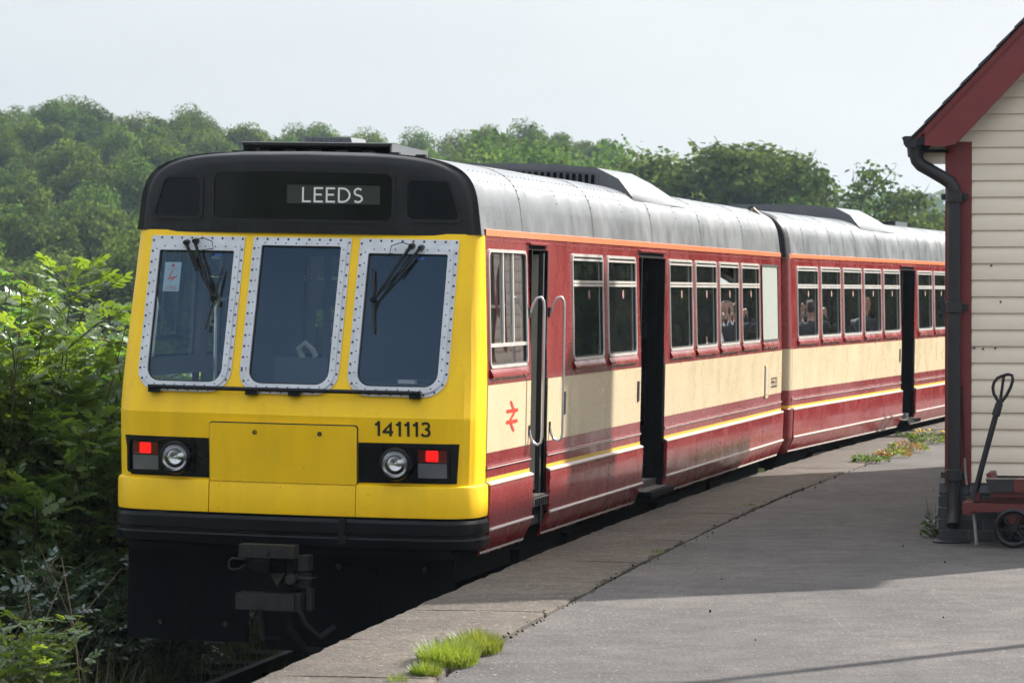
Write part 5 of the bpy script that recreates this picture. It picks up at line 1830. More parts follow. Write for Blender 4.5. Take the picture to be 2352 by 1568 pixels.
# ------------------------------------------------------------------ luggage barrow
BR = empty('luggage_barrow', (3.247 + .045, 25.60, PZ + .035), (0, 0, -TH))
tag(BR, 'red and black platform barrow with a tall looped iron handle beside the plinth', 'barrow')
BY0, BY1 = -.72, -.16
mb = MB()
for yy in (BY0 + .05, BY1 - .05): mb.bb(.135, 2.3, yy - .03, yy + .03, .225, .285)
mb.bb(.13, .20, BY0 + .021, BY1 - .021, .205, .29)
mb.prism([(.20, .286), (.235, .286), (.235, .345), (.205, .34)], BY0 + .3, BY0 + .36, lambda x, z, a: (x, a, z))
mb.build('undercarriage', BARROWR, BR)
mb = MB(); mb.bb(.36, 2.3, BY0 + .1, BY1 - .1, .286, .33); mb.build('bolster', BARROWR, BR)
mb = MB(); mb.bb(.335, 2.3, BY0 + .03, BY1 - .03, .331, .40); mb.build('deck', BARROWR, BR)
# tapered rim boards, alternately black and red
fnp = lambda x, z, a: (x, a, z)
seg = [(.30, .50, BARROWB), (.50, .80, BARROWR), (.80, 1.15, BARROWB), (1.15, 1.6, BARROWR), (1.6, 2.0, BARROWB), (2.0, 2.35, BARROWR)]
for yy in (BY0, BY1 - .03):
    for a, b, m in seg:
        mb = MB(); mb.prism([(a + (.028 if a == .30 else .001), .372), (b - .001, .372), (b - .001, .462), (a, .462)], yy, yy + .03, fnp); mb.build('rim_board', m, BR)
mb = MB(); mb.prism([(.335, .372), (.365, .372), (.335, .50), (.30, .50)], BY0 + .031, BY1 - .031, fnp); mb.build('end_board', BARROWR, BR)
mb = MB(); mb.prism([(.30, .464), (2.35, .464), (2.35, .474), (.30, .474)], BY0 - .002, BY0 + .012, fnp); mb.build('rim_edge', WORN, BR)


def spoked(cx, cy, r, par):
    mb = MB(); n = 22
    hz_ = r - .014
    mb.tube([(cx + r * math.cos(2 * math.pi * i / n), cy, hz_ + r * math.sin(2 * math.pi * i / n)) for i in range(n + 1)], .020, 6, caps=False)
    w = mb.build('wheel', IRON, par)
    mb = MB()
    for i in range(6):
        a = math.pi * i / 3 + .2
        mb.tube([(cx, cy, hz_), (cx + r * math.cos(a), cy, hz_ + r * math.sin(a))], .007, 5)
    mb.build('spokes', IRON, w, 'stuff')
    mb = MB(); mb.lathe([(0, -.05), (.03, -.05), (.035, 0), (.03, .05), (0, .05)], (cx, cy, hz_), 'y', 12); mb.build('hub', IRON, w)


for cx in (.50, 1.95):
    for cy in (BY0 + .02, BY1 - .02): spoked(cx, cy, .125, BR)
    mb = MB(); mb.tube([(cx, BY0, .125), (cx, BY1, .125)], .014, 6); mb.build('axle', IRON, BR)
    for cy in (BY0 + .06, BY1 - .06):
        mb = MB(); mb.prism([(cx - .075, .225), (cx + .06, .225), (cx + .03, .125), (cx - .045, .13)], cy - .012, cy + .012, fnp); mb.build('axle_bracket', BARROWR, BR)
hy = BY0 + .33
mb = MB()
mb.tube([(.185, hy, .28), (.235, hy + .03, .50), (.345, hy + .10, .93)], [.026, .022, .022], 10)
hd = mb.build('handle', IRON, BR)
mb = MB()
top = (.365, hy + .115, 1.0)
mb.tube([(.340, hy + .10, .91), top], [.032, .028], 10); mb.build('handle_socket', IRON, hd)
mb = MB()
loop = [(.365, 1.0), (.345, 1.03), (.322, 1.07), (.315, 1.115), (.325, 1.155), (.350, 1.185), (.385, 1.20), (.425, 1.212), (.455, 1.205), (.462, 1.17), (.445, 1.115), (.415, 1.055), (.385, 1.015), (.368, .995)]
mb.tube([(x, hy + .12 + (z - 1) * .1, z) for x, z in loop], .012, 8)
mb.tube([(.368, hy + .12, 1.0), (.382, hy + .13, 1.1), (.395, hy + .14, 1.2)], .011, 8)
mb.build('handle_loop', IRON, hd)
mb = MB(); mb.tube([(.185, hy, .21), (.20, hy - .02, .1), (.212, hy - .03, -.035)], [.011, .012, .014], 8); mb.build('prop_leg', mat('galvanised', (.42, .44, .47), .45, metal=.5, var=.3, vscale=20), BR)

# ------------------------------------------------------------------ lamp post (stands right of the view, its shadow crosses the asphalt)
LP = empty('lamp_post', (4.57, 19.72, PZ))
tag(LP, 'slim dark iron platform lamp post standing on the asphalt in the foreground', 'lamp post')
mb = MB(); mb.lathe([(.09, 0), (.09, .25), (.065, .32), (.055, 3.4), (.045, 3.5)], (0, 0, 0), 'z', 12); mb.build('post', PIPE, LP)
mb = MB(); mb.tube([(-.3, 0, 3.0), (.3, 0, 3.0)], .015, 6); mb.build('ladder_bar', PIPE, LP)
mb = MB(); mb.lathe([(.10, 3.5), (.16, 3.9), (.20, 3.92), (.05, 4.1), (0, 4.15)], (0, 0, 0), 'z', 6, smooth=False); mb.build('lantern', PIPE, LP)

# ------------------------------------------------------------------ people on the platform, seen mirrored in the train windows
SKIN = mat('skin', (.45, .26, .18), .5)
HAIR = mat('hair', (.03, .022, .018), .7)
VEST = mat('white_vest', (.72, .72, .74), .8)
JACK = mat('dark_jacket', (.018, .024, .032), .8, var=.3, vscale=8)
JEAN = mat('jeans', (.03, .04, .07), .85)
SHOE = mat('shoes', (.02, .02, .02), .6)


def person(loc, rz, h, top, label, arms, bare_arms):
    k = h / 1.80
    J = {'pel': (0, 0, .98, .15, .11), 'wai': (0, 0, 1.10, .14, .10), 'che': (0, .01, 1.30, .17, .12), 'nkb': (0, .01, 1.46, .10, .08), 'nk': (0, 0, 1.53, .055, .055),
         'hd1': (0, -.01, 1.60, .075, .085), 'hd2': (0, -.015, 1.69, .078, .098), 'hd3': (0, 0, 1.77, .05, .065)}
    E_ = [('pel', 'wai'), ('wai', 'che'), ('che', 'nkb'), ('nkb', 'nk'), ('nk', 'hd1'), ('hd1', 'hd2'), ('hd2', 'hd3')]
    for s, n in ((1, 'r'), (-1, 'l')):
        J['hip' + n] = (s * .10, 0, .90, .10, .10); J['kn' + n] = (s * .115, -.02, .50, .065, .07); J['an' + n] = (s * .12, .02, .09, .045, .05); J['to' + n] = (s * .135, -.15, .035, .045, .032)
        E_ += [('pel', 'hip' + n), ('hip' + n, 'kn' + n), ('kn' + n, 'an' + n), ('an' + n, 'to' + n)]
        J['sh' + n] = (s * .19, .01, 1.43, .075, .075)
        el, wr, ha = arms[0 if s > 0 else 1]
        J['el' + n] = (*el, .048, .048); J['wr' + n] = (*wr, .033, .033); J['ha' + n] = (*ha, .04, .028)
        E_ += [('che', 'sh' + n), ('sh' + n, 'el' + n), ('el' + n, 'wr' + n), ('wr' + n, 'ha' + n)]
    names = list(J)
    me = bpy.data.meshes.new('person')
    me.from_pydata([tuple(c * k for c in J[n][:3]) for n in names], [(names.index(a), names.index(b)) for a, b in E_], [])
    o = link('person', me)
    md = o.modifiers.new('skin', 'SKIN'); md.use_smooth_shade = True
    if not me.skin_vertices:
        return None
    for i, n in enumerate(names):
        me.skin_vertices[0].data[i].radius = (J[n][3] * k, J[n][4] * k)
        me.skin_vertices[0].data[i].use_root = (n == 'pel')
    sb = o.modifiers.new('sub', 'SUBSURF'); sb.levels = 2; sb.render_levels = 2
    bpy.context.view_layer.update()
    dg = bpy.context.evaluated_depsgraph_get()
    m2 = bpy.data.meshes.new_from_object(o.evaluated_get(dg))
    o.modifiers.clear(); o.data = m2; m2.name = 'person'
    m2.materials.clear()
    for m in (SKIN, top, JEAN, SHOE, HAIR): m2.materials.append(m)
    for p in m2.polygons:
        c = p.center / k
        zz = c.z
        if zz < .075: i = 3
        elif zz < 1.0 and abs(c.x) < .24 and c.y > -.2: i = 2
        elif zz > 1.50 and abs(c.x) < .14: i = 4 if (zz > 1.74 or (c.y > .015 and zz > 1.60)) else 0
        elif abs(c.x) > .235 and (bare_arms): i = 0
        elif (not bare_arms) and False: i = 0
        else: i = 1
        p.material_index = i; p.use_smooth = True
    o.location = loc; o.rotation_euler = (0, 0, rz)
    # nose and ears
    hb = MB()
    hb.add([(0, -.135 * k, 1.655 * k), (-.016 * k, -.095 * k, 1.645 * k), (.016 * k, -.095 * k, 1.645 * k), (0, -.10 * k, 1.71 * k)], [(0, 1, 3), (0, 3, 2), (0, 2, 1)])
    for s in (-1, 1): hb.lathe([(0, -.01 * k), (.025 * k, -.004 * k), (.025 * k, .008 * k), (0, .01 * k)], (s * .083 * k, .0, 1.665 * k), 'x', 8)
    f = hb.build('face_features', SKIN, o)
    tag(o, label, 'person')
    return o


rest = [((.235, .03, 1.16), (.25, -.05, .93), (.25, -.08, .84)), ((-.235, .03, 1.16), (-.25, -.05, .93), (-.25, -.08, .84))]
cross = [((.25, -.02, 1.17), (.05, -.20, 1.20), (-.06, -.2, 1.22)), ((-.25, -.02, 1.17), (-.05, -.22, 1.16), (.06, -.22, 1.15))]
raised = [((.25, -.20, 1.38), (.12, -.30, 1.60), (.07, -.30, 1.66)), ((-.25, -.20, 1.38), (-.12, -.30, 1.60), (-.07, -.30, 1.66))]
person((6.95, 46.2, PZ), 2.4 - math.pi / 2 - .3, 1.84, VEST, 'person in a white vest with folded arms facing the train', cross, True)
person((6.62, 45.6, PZ), 2.5 + .4, 1.82, JACK, 'person in a dark jacket with both hands raised to the face', raised, False)
person((6.50, 47.0, PZ), 3.6, 1.86, JACK, 'person in a dark jacket standing with arms at the sides', rest, False)

# ------------------------------------------------------------------ vegetation
def unit(v):
    return v / np.maximum(1e-9, np.linalg.norm(v, axis=-1, keepdims=True))


def leaf_diamonds(o, d, n, ln, wd, curl=0.0):
    """o origin (N,3), d direction, n approx normal, ln length (N,), wd half width (N,) -> V,F quads"""
    d = unit(d); s = unit(np.cross(d, n)); nn = np.cross(s, d)
    ln = ln[:, None]; wd = wd[:, None]
    a = o; b = o + d * ln * .45 + s * wd + nn * ln * curl; t = o + d * ln; c = o + d * ln * .45 - s * wd + nn * ln * curl
    V = np.stack([a, b, t, c], 1).reshape(-1, 3)
    F = np.arange(len(V)).reshape(-1, 4)
    return V, F


def leaf_hex(o, d, n, ln, wd):
    d = unit(d); s = unit(np.cross(d, n)); nn = np.cross(s, d)
    ln = ln[:, None]; wd = wd[:, None]
    up = nn * ln * .05
    V = np.stack([o, o + d * ln * .28 + s * wd * .92 + up, o + d * ln * .66 + s * wd * .85 + up, o + d * ln - up, o + d * ln * .66 - s * wd * .85 + up, o + d * ln * .28 - s * wd * .92 + up], 1).reshape(-1, 3)
    return V, np.arange(len(V)).reshape(-1, 6)


def merge(parts):
    Vs, Fs, b = [], [], 0
    for V, F in parts:
        Vs.append(V); Fs.append(F + b); b += len(V)
    return np.concatenate(Vs), np.concatenate(Fs)


def tubes_np(segs, n=5):
    """segs: list of (path list, radii list) -> V,F"""
    mb = MB()
    for p, r in segs: mb.tube(p, list(r), n, caps=False)
    return np.array([tuple(v) for v in mb.v]), np.array(mb.f)


def make_tree(seed, H, Wd, nleaf, lsize, mat_leaf, low=.12, lobes=30, sparse=False, lob_r=(.13, .22)):
    g = np.random.default_rng(seed)
    segs = []
    trunk_top = H * .55
    lean = g.normal(0, .03, 2) * H
    tp = [Vector((lean[0] * t * t, lean[1] * t * t, trunk_top * t)) for t in np.linspace(0, 1, 6)]
    r0 = H * .022
    segs.append((tp, [r0 * (1 - .55 * t) for t in np.linspace(0, 1, 6)]))
    cen = []
    for i in range(lobes):
        while True:
            p = g.uniform(-1, 1, 3)
            q = np.linalg.norm(p)
            if .35 < q < 1: break
        zc = low + (1 - low) * .5
        hz = (1 - low) * .5 * H
        c = np.array([p[0] * Wd * .40, p[1] * Wd * .40, zc * H + p[2] * hz * .86])
        # narrower towards the top
        f = 1 - .35 * max(0, (c[2] / H - .6) / .4)
        c[:2] *= f
        cen.append(c)
    cen = np.array(cen)
    for c in cen:
        t = min(.95, max(.25, c[2] / trunk_top * .55))
        st = tp[0].lerp(tp[-1], t) if False else Vector((lean[0] * t * t, lean[1] * t * t, trunk_top * t))
        e = Vector(c)
        mid = (st + e) / 2 + Vector((0, 0, H * .03))
        m1 = st.lerp(mid, .5) + Vector(g.normal(0, H * .008, 3)); m2 = mid.lerp(e, .5) + Vector(g.normal(0, H * .01, 3))
        segs.append(([st, m1, mid, m2, e], [r0 * .38, r0 * .3, r0 * .22, r0 * .14, r0 * .06]))
        for k in range(4 if sparse else 2):
            e2 = e + Vector(unit(g.normal(0, 1, 3))) * Wd * g.uniform(.06, .14)
            segs.append(([m2, (m2 + e2) / 2 + Vector(g.normal(0, .02 * Wd, 3)), e2], [r0 * .12, r0 * .09, r0 * .04]))
    Vt, Ft = tubes_np(segs, 5)
    tme = np_mesh('tree_trunk', Vt, Ft, BARK, True)
    # leaves on lobe shells
    per = np.maximum(40, (g.uniform(.6, 1.4, lobes) * nleaf / lobes)).astype(int)
    O, N_, S = [], [], []
    for c, m in zip(cen, per):
        r = g.uniform(*lob_r) * Wd
        dirs = unit(g.normal(0, 1, (m, 3)))
        rad = r * (g.uniform(0, 1, m) ** (.55 if sparse else .33))
        # clumpy: modulate
        pos = c + dirs * rad[:, None] * np.array([1.15, 1.15, .82])
        O.append(pos); N_.append(unit(dirs + g.normal(0, .55, (m, 3)) + np.array([0, 0, .35])))
        S.append(g.uniform(.6, 1.35, m) * lsize)
    O = np.concatenate(O); N_ = np.concatenate(N_); S = np.concatenate(S)
    keep = O[:, 2] > .04 * H
    O, N_, S = O[keep], N_[keep], S[keep]
    D = np.cross(N_, g.normal(0, 1, N_.shape))
    V, F = leaf_diamonds(O, D, N_, S, S * .42, .08)
    cme = np_mesh('tree_crown', V, F, mat_leaf)
    return tme, cme


def place_tree(name, meshes, loc, sc, rz, label, group=None, szf=1.0):
    r = empty(name, loc, (0, 0, rz))
    r.scale = (sc, sc, sc * szf)
    tag(r, label, 'tree', group)
    link('trunk', meshes[0], r)
    link('crown', meshes[1], r)
    return r


WT = [make_tree(100 + i, 9.5, [10.5, 9.4, 11.2, 10.0, 9.0][i], 11000, .36, LEAF_WOOD, .04, [40, 60, 36, 64, 44][i], False, [(.10, .20), (.07, .15), (.11, .21), (.07, .15), (.09, .18)][i]) for i in range(5)]
gg = np.random.default_rng(21)
cnt = 0
for y in (176, 192, 208, 226, 244, 262, 282, 302, 324, 346, 368, 388, 404):
    u0, u1 = -160, 1560
    x0, x1 = (u0 - 1176) / 7879 * y, (u1 - 1176) / 7879 * y
    nn = max(3, int((x1 - x0) / 4.6))
    for i in range(nn):
        x = x0 + (x1 - x0) * (i + .5) / nn + gg.uniform(-1.4, 1.4)
        yy = y + gg.uniform(-7, 7)
        u = 1176 + 7879 * x / yy
        if u > 1000 and yy < 330 and gg.random() < .9: continue
        sc = gg.uniform(.52, .74)
        zone = 'foot' if yy < 235 else ('middle' if yy < 335 else 'crest')
        side = 'left of the railcar' if u < 300 else ('above the black roof dome' if u < 1000 else 'above the roof pods')
        place_tree('broadleaf_tree', WT[cnt % 5], (x, yy, hill_z(x, yy) - .5), sc, gg.uniform(0, 6.28),
                   'green broadleaf tree at the %s of the wooded hill, %s' % (zone, side), 'wooded hill, %s, %s' % (zone, side), gg.uniform(.9, 1.12))
        cnt += 1

# nearer trees right of the roofs
TB = [make_tree(301, 12.0, 9.0, 17000, .26, LEAF_LIGHT, .08, 70, True, (.08, .15)),
      make_tree(302, 9.0, 7.4, 5200, .22, LEAF_LIGHT, .15, 44, True, (.06, .12)),
      make_tree(303, 10.5, 10.0, 17000, .23, LEAF_WOOD, .05, 50, False, (.10, .18))]


def at(u, v, y):
    return ((u - 1176) / 7879 * y, y, 2.75 + (671 - v) / 7879 * y)


def tree_at(u, vtop, y, meshes, H, label, rz=0., wf=1.0):
    p = at(u, vtop, y)
    zg = -1.85
    sc = (p[2] - zg) / H / .95
    r = place_tree('broadleaf_tree', meshes, (p[0], y, zg), 1.0, rz, label)
    r.scale = (sc * wf, sc * wf, sc)
    return r


tree_at(1050, 322, 215, TB[2], 10.5, 'dense green tree just above the grilled roof pod of the yellow-fronted railcar', .5)
tree_at(1190, 290, 230, TB[2], 10.5, 'tall rounded dark green tree on the skyline behind the grilled roof pod', 2.1, .92)
tree_at(1290, 318, 240, TB[2], 10.5, 'dark round-topped tree right of the tallest skyline tree', 1.1, .8)
tree_at(1430, 322, 236, TB[2], 10.5, 'dark dome-shaped tree at the right end of the skyline wood', 3.9, 1.05)
tree_at(1360, 345, 250, TB[2], 10.5, 'small dark tree in the dip between two skyline trees', 5.1, .7)
tree_at(1655, 308, 190, TB[0], 12.0, 'large loose ash-like tree behind the join between the two railcars', .3, 1.5)
tree_at(1770, 328, 186, TB[0], 12.0, 'ragged right-hand crown beside the large loose tree over the second railcar', 2.6, 1.1)
tree_at(1550, 385, 205, TB[2], 10.5, 'low dense tree between the skyline wood and the large loose tree', 4.4, 1.1)
tree_at(1930, 362, 180, TB[1], 9.0, 'airy see-through tree above the far roof pod', 1.2, 1.15)
tree_at(2080, 415, 176, TB[1], 9.0, 'airy see-through tree next to the downpipe swan neck', 3.3, 1.15)
tree_at(1850, 440, 200, TB[1], 9.0, 'small sparse tree between the large loose tree and the airy one', 4.9, .8)
tree_at(2010, 470, 210, WT[3], 9.5, 'low bushy tree at the foot of the two airy trees', .9, .8)
tree_at(2160, 490, 215, WT[1], 9.5, 'low bushy tree half hidden by the red corner post', 2.2, .8)
tree_at(1740, 455, 215, WT[4], 9.5, 'low bushy tree under the large loose tree', 3.0, .9)
# distant blue ridge on the right
V, F = [], []
g2 = np.random.default_rng(5)
ridge = []
for y, zb in ((720, 8.0), (800, 15.0), (880, 22.0), (960, 24.0)):
    ridge.append([(x, y, zb * (.55 + .45 * interp(x, [40, 75, 110, 160, 260], [.3, .8, 1.0, 1.05, 1.1])) + g2.normal(0, .5)) for x in np.linspace(10, 320, 50)])
mb = MB(); mb.grid(ridge, 0, True)
tag(mb.build('far_hill', SOIL), kind='structure')
N0 = 16000
ii = g2.uniform(0, 3, N0); xx = g2.uniform(10, 320, N0)
O = np.array([(x, 720 + 80 * t, interp(t, [0, 1, 2, 3], [8, 15, 22, 24]) * (.55 + .45 * interp(x, [40, 75, 110, 160, 260], [.3, .8, 1.0, 1.05, 1.1]))) for t, x in zip(ii, xx)])
O[:, 2] += g2.uniform(0, 1, N0) ** .6 * 6
NN = unit(g2.normal(0, .6, (N0, 3)) + np.array([0, -.3, .8])); S = g2.uniform(1.0, 2.4, N0)
V, F = leaf_diamonds(O, np.cross(NN, g2.normal(0, 1, NN.shape)), NN, S, S * .45, .1)
o = link('far_woodland', np_mesh('far_woodland', V, F, LEAF_FAR)); tag(o, 'hazy distant wood on the far ridge at right', 'woodland', kind='stuff')


# lineside saplings with pinnate leaves
def make_bush(seed, H, rad, nst, mleaf, leaf_len=.24, nl=5, tw=7):
    g = np.random.default_rng(seed)
    segs = []
    lo, ld = [], []
    for i in range(nst):
        a = g.uniform(0, 6.28); rr = rad * math.sqrt(g.uniform(0, 1))
        b = Vector((.35 * rr * math.cos(a), .35 * rr * math.sin(a), 0))
        hh = H * g.uniform(.55, 1.0) * (1 - .18 * (rr / rad) ** 2)
        t = Vector((rr * math.cos(a), rr * math.sin(a), hh))
        pts = [b.lerp(t, q) + Vector((math.sin(q * 3 + a) * .05, math.cos(q * 2.3 + a) * .05, .10 * math.sin(q * 3.1))) for q in np.linspace(0, 1, 8)]
        segs.append((pts, [.016 * (1 - .8 * q) for q in np.linspace(0, 1, 8)]))
        for k in range(tw):
            q = g.uniform(.18, 1.0)
            p0 = Vector(np.array([np.interp(q * 7, range(8), [p[c] for p in pts]) for c in range(3)]))
            an = g.uniform(0, 6.28)
            dr = Vector((math.cos(an), math.sin(an), g.uniform(.1, 1.0))).normalized()
            ln = g.uniform(.2, .5)
            p1 = p0 + dr * ln
            segs.append(([p0, p0.lerp(p1, .5) + Vector((0, 0, .03)), p1], [.006, .005, .003]))
            for j in range(6):
                f = (j + .5) / 6
                o_ = p0.lerp(p1, f)
                side = Vector((-dr.y, dr.x, 0)) * (1 if j % 2 else -1)
                d_ = (dr * .55 + side * .7 + Vector((0, 0, g.uniform(-.35, .35)))).normalized()
                lo.append(o_[:]); ld.append(d_[:])
            lo.append(p1[:]); ld.append((dr + Vector((0, 0, .1))).normalized()[:])
    O = np.array(lo); D = unit(np.array(ld))
    n0 = unit(np.array([0, 0, 1.0]) + g.normal(0, .35, O.shape))
    Sd = unit(np.cross(D, n0)); Nn = np.cross(Sd, D)
    L_ = leaf_len * g.uniform(.7, 1.2, len(O))
    parts = []
    for j in range(nl):
        f = .22 + .70 * j / nl
        base = O + D * (L_ * f)[:, None] - np.array([0, 0, 1]) * (L_ * f * f * .22)[:, None]
        for s in (-1, 1):
            d2 = unit(D * .62 + Sd * s * .85 - np.array([0, 0, .22]) + g.normal(0, .12, O.shape))
            ll = L_ * .36 * (1 - .25 * abs(f - .5)) * g.uniform(.85, 1.15, len(O))
            parts.append(leaf_hex(base, d2, unit(Nn + Sd * s * .25 + g.normal(0, .15, O.shape)), ll, ll * .22))
    tip = O + D * L_[:, None] * .92 - np.array([0, 0, 1]) * (L_ * .2)[:, None]
    parts.append(leaf_hex(tip, D - np.array([0, 0, .3]), Nn, L_ * .38, L_ * .38 * .22))
    V, F = merge(parts)
    Vt, Ft = tubes_np(segs, 5)
    return np_mesh('bush_stems', Vt, Ft, STEM, True), np_mesh('bush_leaves', V, F, mleaf)


AB = [make_bush(41, 3.3, 1.25, 52, LEAF_ASH, .20, 5, 14), make_bush(42, 3.1, 1.15, 50, LEAF_ASH, .19, 5, 14), make_bush(43, 2.8, 1.2, 50, LEAF_ASH, .19, 5, 14)]
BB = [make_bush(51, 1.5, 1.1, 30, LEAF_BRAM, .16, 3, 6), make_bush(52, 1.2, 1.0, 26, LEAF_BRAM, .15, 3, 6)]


def bush(name, meshes, x, y, z, sc, rz, label, group=None, szf=1.0):
    r = empty(name, (x, y, z), (0, 0, rz)); r.scale = (sc, sc, sc * szf)
    tag(r, label, 'bush', group)
    link('stems', meshes[0], r); link('leaves', meshes[1], r)
    return r


G_H = 'saplings of the lineside hedge'
bush('ash_sapling', AB[0], -4.05, 26.1, -.4, 1.07, .3, 'tall leafy ash sapling at the left edge beside the yellow cab front')
bush('ash_sapling', AB[1], -3.98, 27.6, -.4, 1.10, 1.9, 'leafy ash sapling rising just left of the windscreen corner')
bush('ash_sapling', AB[2], -3.45, 26.4, -.4, .92, 5.5, 'leafy ash sapling crowding the lamp corner of the cab front')
bush('ash_sapling', AB[2], -4.9, 27.4, -.4, 1.05, 2.7, 'leafy ash sapling behind the one at the left edge', G_H)
for i, (x, y) in enumerate([(-.3, 43.6), (0.4, 44.8), (.9, 46), (1.8, 48.8), (2.7, 51.5)]):
    bush('ash_sapling', AB[i % 3], x - .2, y, -.4, .94 + .08 * (i % 2), i * 1.3, 'lineside sapling hidden beyond the train and glimpsed through its windows', G_H)
for i, (x, y) in enumerate([(-4.7, 40.2), (-3.7, 41.3), (-2.8, 42.3), (-1.9, 43.3), (-5.7, 39.3), (-1.0, 44.2)]):
    bush('ash_sapling', AB[(i + 1) % 3], x, y, -.4, .97, i * 1.7 + .5, 'sunlit sapling of the second row, seen through the cab', 'second row of saplings')
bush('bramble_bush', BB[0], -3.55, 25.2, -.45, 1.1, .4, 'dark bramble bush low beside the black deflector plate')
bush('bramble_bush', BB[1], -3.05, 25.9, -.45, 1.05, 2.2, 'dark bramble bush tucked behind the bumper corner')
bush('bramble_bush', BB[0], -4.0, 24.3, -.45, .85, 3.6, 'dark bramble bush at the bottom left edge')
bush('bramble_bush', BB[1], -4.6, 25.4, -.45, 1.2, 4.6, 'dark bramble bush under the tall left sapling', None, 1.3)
bush('bramble_bush', BB[0], -2.75, 29.2, -.45, 1.15, 1.4, 'bramble bush added beyond the train to block light under its floor', 'light-blocking brambles beyond the train')  # these three are added to keep sunlight off the track under the train
bush('bramble_bush', BB[1], -2.35, 31.4, -.45, 1.25, 2.4, 'bramble bush added beyond the train to block light under its floor', 'light-blocking brambles beyond the train')
bush('bramble_bush', BB[0], -1.9, 33.6, -.45, 1.15, 4.4, 'bramble bush added beyond the train to block light under its floor', 'light-blocking brambles beyond the train')
bush('ash_sapling', AB[2], -3.28, 20.9, -.55, .50, 1.0, 'bright green sapling tip poking in at the lower left edge')

# rough grass, dry stalks at the lower left
def blades(n, xr, yr, z, hr, w, g, lean=.5, fz=None):
    x = g.uniform(*xr, n); y = g.uniform(*yr, n); h = g.uniform(*hr, n)
    a = g.uniform(0, 6.28, n); ln = g.uniform(.1, lean, n)
    base = np.stack([x, y, np.full(n, z)], 1)
    sd = np.stack([np.cos(a + 1.57), np.sin(a + 1.57), np.zeros(n)], 1) * w
    mid = base + np.stack([np.cos(a) * ln * h * .35, np.sin(a) * ln * h * .35, h * .6], 1)
    tip = base + np.stack([np.cos(a) * ln * h, np.sin(a) * ln * h, h], 1)
    V = np.stack([base - sd, base + sd, mid + sd * .7, mid - sd * .7, tip + sd * .1, tip - sd * .1], 1).reshape(-1, 3)
    i = np.arange(n)[:, None] * 6
    F = np.concatenate([i + np.array([0, 1, 2, 3]), i + np.array([3, 2, 4, 5])], 0)
    return V, F


g3 = np.random.default_rng(77)
V, F = merge([blades(5200, (-5.2, -2.5), (21.5, 30), -.42, (.25, .75), .005, g3, .8), blades(2200, (-2.9, -1.5), (25.2, 30), -.2, (.08, .3), .004, g3, .8)])
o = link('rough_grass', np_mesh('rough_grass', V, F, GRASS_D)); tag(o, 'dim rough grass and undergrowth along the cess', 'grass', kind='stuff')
segs = []
for i in range(46):
    x, y = g3.uniform(-4.3, -2.7), g3.uniform(22.5, 27)
    h = g3.uniform(.5, 1.5); a = g3.uniform(0, 6.28); l = g3.uniform(.1, .6) * h
    segs.append(([Vector((x, y, -.42)), Vector((x + .5 * l * math.cos(a), y + .5 * l * math.sin(a), -.42 + h * .65)), Vector((x + l * math.cos(a), y + l * math.sin(a), -.42 + h))], [.004, .0035, .002]))
Vt, Ft = tubes_np(segs, 4)
o = link('dry_stalks', np_mesh('dry_stalks', Vt, Ft, DRY, True)); tag(o, 'thin dry stalks among the undergrowth at lower left', 'stalks', kind='stuff')


# bright grass tufts on the platform
def tuft(px, py, rx, ry, n, h, label):
    g = np.random.default_rng(int(px * 1000) % 9999 + 3)
    a = g.uniform(0, 6.28, n); r = np.sqrt(g.uniform(0, 1, n))
    x = rx * r * np.cos(a); y = ry * r * np.sin(a)
    hh = h * g.uniform(.45, 1.1, n) * (1.05 - .45 * r)
    an = np.arctan2(y, x) + g.normal(0, .8, n); ln = .25 + .45 * r
    base = np.stack([x, y, np.zeros(n)], 1)
    sd = np.stack([np.cos(an + 1.57), np.sin(an + 1.57), np.zeros(n)], 1) * .0018
    mid = base + np.stack([np.cos(an) * ln * hh * .4, np.sin(an) * ln * hh * .4, hh * .6], 1)
    tip = base + np.stack([np.cos(an) * ln * hh, np.sin(an) * ln * hh, hh], 1)
    V = np.stack([base - sd, base + sd, mid + sd, mid - sd, tip + sd * .2, tip - sd * .2], 1).reshape(-1, 3)
    i = np.arange(n)[:, None] * 6
    F = np.concatenate([i + np.array([0, 1, 2, 3]), i + np.array([3, 2, 4, 5])], 0)
    o = link('grass_tuft', np_mesh('grass_tuft', V, F, GRASS_M)); o.location = (px, py, PZ - .005)
    tag(o, label, 'grass tuft', 'grass tufts on the platform edge')
    return o


def gp(u, v, z=PZ):
    c, s = math.cos(.0143), math.sin(.0143)
    a = (u - 1176) / 7878.76; b = -(v - 784) / 7878.76
    dy, dz = c + b * s, b * c - s
    t = (z - 2.75) / dz
    return (a * t, dy * t)


for (u, v, rx, ry, n, h, lab) in ((1092, 1492, .135, .26, 1500, .125, 'farther of the two large bright grass tufts on the coping'),
                                  (1030, 1518, .15, .30, 1900, .135, 'large bright grass tuft in the middle of the patch on the coping'),
                                  (978, 1546, .075, .12, 700, .075, 'small lime green grass tuft nearest the camera'),
                                  (912, 1562, .05, .06, 60, .06, 'wispy little grass tuft left of the small lime one'),
                                  (1012, 1262, .0, .0, 2, .01, None)):
    if lab:
        p = gp(u, v); tuft(p[0], p[1], rx, ry, n, h, lab)
p = gp(1512, 1268); tuft(p[0], p[1], .05, .05, 40, .05, 'tiny grass sprig in the asphalt joint in the shade')
p = gp(1722, 1160); tuft(p[0], p[1], .09, .06, 70, .035, 'flat little brown-green sprig in the joint near the second door')


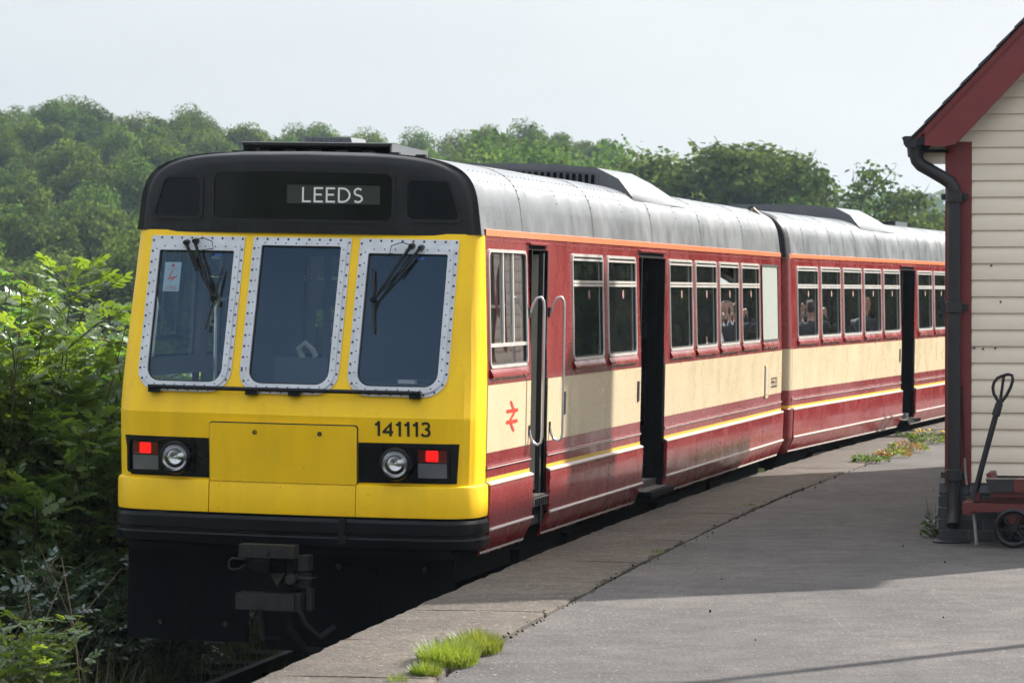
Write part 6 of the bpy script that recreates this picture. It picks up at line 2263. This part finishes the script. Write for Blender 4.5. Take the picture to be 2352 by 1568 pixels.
def weed(u, v, w, h, n, mats, label, flowers=0):
    p = gp(u, v)
    g = np.random.default_rng(int(u))
    a = g.uniform(0, 6.28, n); r = np.sqrt(g.uniform(0, 1, n)) * w
    o_ = np.stack([r * np.cos(a), r * np.sin(a) * 1.25, g.uniform(0, 1, n) * h * (1 - .5 * r / w)], 1)
    d = unit(np.stack([np.cos(a), np.sin(a), g.uniform(-.1, .9, n)], 1))
    nr = unit(g.normal(0, .5, (n, 3)) + np.array([0, 0, 1]))
    l = g.uniform(.03, .065, n)
    V, F = leaf_diamonds(o_, d, nr, l, l * .28, .08)
    root = empty('weed', (p[0], p[1], PZ)); tag(root, label, 'weed', 'weeds in the platform joint')
    mi = (np.sin(o_[:, 0] * 14 + o_[:, 1] * 6 + u) > .35).astype(int) if len(mats) > 1 else np.zeros(n, int)
    link('leaves', np_mesh('weed_leaves', V, F, None, False, mats, mi), root)
    segs = []
    for k in range(7):
        q = o_[g.integers(0, n)]
        segs.append(([Vector((q[0] * .2, q[1] * .2, 0)), Vector((q[0] * .7, q[1] * .7, h * .7)), Vector((q[0], q[1], h * g.uniform(.9, 1.5)))], [.003, .0025, .0015]))
    Vt, Ft = tubes_np(segs, 4); link('stems', np_mesh('weed_stems', Vt, Ft, STEM, True), root)
    if flowers:
        mb = MB()
        for k in range(flowers):
            q = o_[g.integers(0, n)]
            mb.lathe([(0, .02), (.018, .012), (.02, 0), (0, -.004)], (q[0], q[1], h * g.uniform(.8, 1.15)), 'z', 6)
        mb.build('flowers', FLOWER, root, 'stuff')


weed(2000, 1060, .20, .09, 200, [WEED_M], 'small green weed, nearest of the row in the platform joint')
weed(2050, 1048, .20, .09, 200, [WEED_R, WEED_M], 'reddish weed next in the row along the platform joint')
weed(2088, 1036, .22, .15, 260, [WEED_M, WEED_R], 'bushier mixed green and rusty weed in the middle of the row')
weed(2135, 1016, .26, .13, 330, [WEED_M], 'bright green weed with yellow flowers at the far end of the row', 9)
weed(2083, 1003, .14, .06, 90, [WEED_M], 'small lone green weed nearer the train than the row')
weed(2146, 1232, .07, .20, 130, [LEAF_BRAM, WEED_M], 'leggy dark green weed growing against the brick plinth')

# trees beyond the platform, out of view to the right, mirrored in the train windows
for i, (x, y) in enumerate([(13.5, 72), (18.5, 70), (23.5, 71), (28.5, 73), (33.5, 71), (38.5, 74), (16, 79), (21, 80), (26, 79), (31, 81), (36, 80), (43, 78), (48, 82), (53, 79)]):
    place_tree('broadleaf_tree', WT[i % 5], (x, y, -.5), .82, i * 1.1, 'broadleaf tree beyond the platform, reflected in the train windows', 'trees beyond the platform', 1.0)

# trees behind the viewpoint, mirrored in the cab front
for i in range(13):
    place_tree('broadleaf_tree', WT[i % 5], (-66 + i * 11.0, -72 - 8 * (i % 3), -.5), 1.5, i * .9, 'broadleaf tree behind the viewpoint, mirrored darkly in the cab front', 'trees behind the viewpoint', 1.1)

# ------------------------------------------------------------------ haze
HAZE = True
if HAZE:
    hm = bpy.data.materials.new('haze_air'); hm.use_nodes = True
    hn = hm.node_tree.nodes; hn.clear()
    ho = hn.new('ShaderNodeOutputMaterial'); hv = hn.new('ShaderNodeVolumePrincipled')
    hv.inputs['Color'].default_value = (.66, .84, 1.0, 1)
    hv.inputs['Density'].default_value = .00019
    hv.inputs['Anisotropy'].default_value = .2
    hm.node_tree.links.new(hv.outputs['Volume'], ho.inputs['Volume'])
    mb = MB(); mb.bb(-1750, 1750, -70, 3010, -55, 48)
    hz = mb.build('haze', hm); hz['kind'] = 'stuff'
    tag(hz, 'thin pale summer haze over the hills', 'haze')
